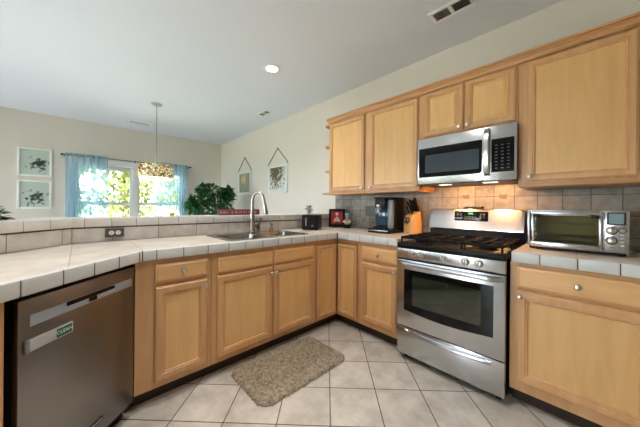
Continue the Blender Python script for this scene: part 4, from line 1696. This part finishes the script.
# ------------------------------------------------------------------ pendant lamp
pd = thing('pendant_lamp', 'pendant lamp with an amber mosaic drum shade hanging in front of the window', 'lamp', (-4.42, .83, 0))
b = B(); lathe(b, [(.07, CZ - .001), (.07, CZ - .012), (.05, CZ - .022), (.012, CZ - .028), (.008, CZ - .05)], 28)
fin('canopy', b, M['lamp_metal'], pd)
b = B(); cyl(b, (0, 0, 1.80), (0, 0, CZ - .03), .0075)
fin('rod', b, M['lamp_metal'], pd)


def shade_mat():
    m, nt, bb = newmat('amber mosaic glass')
    tc = N(nt, 'ShaderNodeTexCoord')
    vo = N(nt, 'ShaderNodeTexVoronoi')
    vo.inputs['Scale'].default_value = 34
    nt.links.new(tc.outputs['Object'], vo.inputs['Vector'])
    sp_ = N(nt, 'ShaderNodeSeparateColor')
    nt.links.new(vo.outputs['Color'], sp_.inputs[0])
    cr = N(nt, 'ShaderNodeValToRGB')
    e = cr.color_ramp.elements
    e[0].position, e[0].color = .0, srgb(120, 84, 24)
    e[1].position, e[1].color = 1.0, srgb(255, 246, 214)
    k = e.new(.25); k.color = srgb(196, 150, 60)
    k = e.new(.42); k.color = srgb(250, 232, 180)
    nt.links.new(sp_.outputs[0], cr.inputs['Fac'])
    v2 = N(nt, 'ShaderNodeTexVoronoi', feature='DISTANCE_TO_EDGE')
    v2.inputs['Scale'].default_value = 34
    nt.links.new(tc.outputs['Object'], v2.inputs['Vector'])
    lt = N(nt, 'ShaderNodeMath', operation='LESS_THAN')
    lt.inputs[1].default_value = .07
    nt.links.new(v2.outputs['Distance'], lt.inputs[0])
    mx = N(nt, 'ShaderNodeMix', data_type='RGBA')
    nt.links.new(lt.outputs[0], mx.inputs[0])
    nt.links.new(cr.outputs[0], mx.inputs[6])
    mx.inputs[7].default_value = srgb(84, 70, 36)
    nt.links.new(mx.outputs[2], bb.inputs['Base Color'])
    nt.links.new(mx.outputs[2], bb.inputs['Emission Color'])
    bb.inputs['Emission Strength'].default_value = .12
    bb.inputs['Roughness'].default_value = .25
    return m


b = B()
lathe(b, [(.165, 1.795), (.205, 1.785), (.225, 1.75), (.228, 1.69), (.222, 1.63), (.205, 1.595), (.20, 1.588), (.217, 1.63), (.222, 1.69), (.219, 1.75), (.20, 1.78), (.165, 1.789)], 48, cap=False)
fin('mosaic_shade', b, shade_mat(), pd)
b = B(); lathe(b, [(.206, 1.600), (.210, 1.590), (.206, 1.578), (.196, 1.576), (.196, 1.590)], 48, cap=False)
fin('lower_rim', b, plain('lit cream rim', srgb(250, 240, 214), .4, emit=(1, .92, .75, 1), estr=.6), pd)
b = B()
for k in range(3):
    a_ = k * 2 * PI / 3
    tube(b, [(0, 0, 1.80), (.168 * math.cos(a_), .168 * math.sin(a_), 1.793)], .004, 6)
fin('spider', b, M['white'], pd)
b = B(); bmesh.ops.create_uvsphere(b, u_segments=18, v_segments=12, radius=.045, matrix=Matrix.Translation((0, 0, 1.70)))
cyl(b, (0, 0, 1.735), (0, 0, 1.80), .018)
fin('bulb', b, plain('lit bulb', srgb(255, 244, 220), .5, emit=(1, .86, .62, 1), estr=4), pd)
l = bpy.data.lights.new('pendant_light', 'POINT')
l.energy = PENDANT_POWER; l.color = (1, .84, .62); l.shadow_soft_size = .05
lo = bpy.data.objects.new('pendant_light', l); C.objects.link(lo); lo.location = (-4.42, .83, 1.64)

# ------------------------------------------------------------------ ceiling fixtures
def can(x, y, label, group=None):
    t = thing('recessed_light', label, 'ceiling light', (x, y, CZ), group=group)
    b = B()
    lathe(b, [(.060, -.0005), (.088, -.0005), (.090, -.004), (.084, -.008), (.066, -.010), (.060, -.006)], 32, cap=False)
    fin('trim_ring', b, M['white'], t)
    b = B(); lathe(b, [(.060, -.0015), (.060, -.0045), (.001, -.006)], 28)
    fin('lit_lens', b, plain('lit lens', srgb(255, 250, 240), .5, emit=(1, .95, .86, 1), estr=9), t)
    l = bpy.data.lights.new('recessed_lamp', 'AREA')
    l.shape = 'DISK'; l.size = .13
    l.energy = CAN_POWER; l.color = CAN_COLOR; l.spread = math.radians(115)
    lo = bpy.data.objects.new('recessed_lamp', l); C.objects.link(lo)
    lo.location = (x, y, CZ - .012)


can(-2.385, 1.518, 'round recessed ceiling light above the sink')
for (x, y) in ((-.75, .95), (-1.5, .5), (-1.25, -.6), (.2, -1.3), (-2.6, -1.7)):  # unseen lamps added to brighten the kitchen
    can(x, y, 'added unseen recessed ceiling light brightening the kitchen from above and behind the view', 'added unseen kitchen lights')


def vent(label, x, y, W, D, rotz, split=True):
    t = thing('ceiling_vent', label, 'vent', (x, y, CZ - .0005), rotz)
    b = B()
    f = .028
    z0, z1 = -.010, 0
    box(b, -W / 2, -D / 2, z0, W / 2, -D / 2 + f, z1, .003); box(b, -W / 2, D / 2 - f, z0, W / 2, D / 2, z1, .003)
    box(b, -W / 2, -D / 2 + f, z0, -W / 2 + f, D / 2 - f, z1, .003); box(b, W / 2 - f, -D / 2 + f, z0, W / 2, D / 2 - f, z1, .003)
    if split:
        box(b, -.012, -D / 2 + f, z0, .012, D / 2 - f, z1, .002)
    fin('frame', b, M['white'], t)
    b = B(); box(b, -W / 2 + f, -D / 2 + f, -.0015, W / 2 - f, D / 2 - f, -.0005)
    fin('dark_duct', b, M['grille'], t, smooth=False)
    b = B()
    n_ = int((W - 2 * f) / .012)
    for k in range(n_):
        xk = -W / 2 + f + (k + .5) * (W - 2 * f) / n_
        if split and abs(xk) < .014:
            continue
        tl = -.5 if xk > 0 else .5
        xbox(b, Matrix.Translation((xk, 0, -.006)) @ Matrix.Rotation(tl, 4, 'Y'), .0012, D - 2 * f, .008)
    fin('louvres', b, M['blade_grey'], t, smooth=False)


vent('white ceiling vent above the wall cabinets, the largest in view', -.725, 2.03, .30, .15, math.radians(0))
vent('small ceiling vent beyond the recessed light near the hanging prints', -3.6, 2.16, .28, .14, math.radians(0))
vent('slim ceiling vent in the dining room behind the pendant lamp', -5.65, .80, .12, .36, 0, False)

# ------------------------------------------------------------------ bath mat in front of the sink
mt = thing('kitchen_mat', 'shaggy taupe mat on the tile floor in front of the sink', 'mat', (-1.53, 1.165, 0.001))
b = B()
MWd, MLn, rc = .47, .75, .06
nx, ny = 150, 240
from mathutils import noise as mnoise
grid = []
for j in range(ny + 1):
    row = []
    for i in range(nx + 1):
        x = (i / nx - .5) * MWd
        y = (j / ny - .5) * MLn
        # pull the corners round
        ax, ay = abs(x) - (MWd / 2 - rc), abs(y) - (MLn / 2 - rc)
        if ax > 0 and ay > 0:
            r = math.hypot(ax, ay)
            mxx = max(ax, ay)
            s_ = mxx / r
            x = math.copysign(MWd / 2 - rc + ax * s_, x)
            y = math.copysign(MLn / 2 - rc + ay * s_, y)
        edge = min(i, nx - i, j, ny - j)
        pnt = Vector((x, y, 0))
        h_ = .018 + .008 * mnoise.noise(pnt * 38) + .008 * mnoise.noise(pnt * 95 + Vector((3, 1, 0))) + .005 * mnoise.noise(pnt * 14)
        cr_d = abs(x - .01 + .02 * mnoise.noise(Vector((y * 6, 0, 0)))) if y > .02 else 1
        if cr_d < .012:
            h_ -= .010 * (1 - cr_d / .012) * min(1, (y - .02) * 8)
        if edge == 0:
            h_ = .0
        elif edge < 4:
            h_ *= (edge / 4) ** .5
        wob = .004 * mnoise.noise(pnt * 90) if edge < 3 else 0
        row.append(b.verts.new((x + wob, y + wob, max(h_, 0))))
    grid.append(row)
for j in range(ny):
    for i in range(nx):
        b.faces.new((grid[j][i], grid[j][i + 1], grid[j + 1][i + 1], grid[j + 1][i]))


def mat_mat():
    m, nt, bb = newmat('taupe shag')
    tc = N(nt, 'ShaderNodeTexCoord')
    no = N(nt, 'ShaderNodeTexNoise')
    no.inputs['Scale'].default_value = 44
    no.inputs['Detail'].default_value = 10
    no.inputs['Roughness'].default_value = .75
    nt.links.new(tc.outputs['Object'], no.inputs['Vector'])
    cr = N(nt, 'ShaderNodeValToRGB')
    cr.color_ramp.elements[0].position = .32
    cr.color_ramp.elements[0].color = srgb(90, 79, 66)
    cr.color_ramp.elements[1].position = .7
    cr.color_ramp.elements[1].color = srgb(194, 177, 153)
    nt.links.new(no.outputs['Fac'], cr.inputs[0])
    nt.links.new(cr.outputs[0], bb.inputs['Base Color'])
    bb.inputs['Roughness'].default_value = .95
    bb.inputs['Specular IOR Level'].default_value = .1
    return m


pile = fin('pile', b, mat_mat(), mt, ang=60)
b = B()
rng = random.Random(2)
for k in range(420):
    s_ = rng.random()
    if s_ < .35:
        x, y, dx, dy = rng.uniform(-MWd / 2 + .05, MWd / 2 - .05), -MLn / 2, rng.uniform(-.4, .4), -1
    elif s_ < .55:
        x, y, dx, dy = rng.uniform(-MWd / 2 + .05, MWd / 2 - .05), MLn / 2, rng.uniform(-.4, .4), 1
    else:
        x, y, dx, dy = (MWd / 2 if rng.random() < .6 else -MWd / 2), rng.uniform(-MLn / 2 + .05, MLn / 2 - .05), 0, rng.uniform(-.4, .4)
        dx = math.copysign(1, x)
    L_ = rng.uniform(.006, .014)
    tube(b, [(x - dx * .004, y - dy * .004, .006), (x + dx * L_ * .6, y + dy * L_ * .6, .005), (x + dx * L_, y + dy * L_, .0012)], [.0022, .002, .0012], 5)
tag(fin('fringe', b, mat_mat(), mt), kind='stuff')
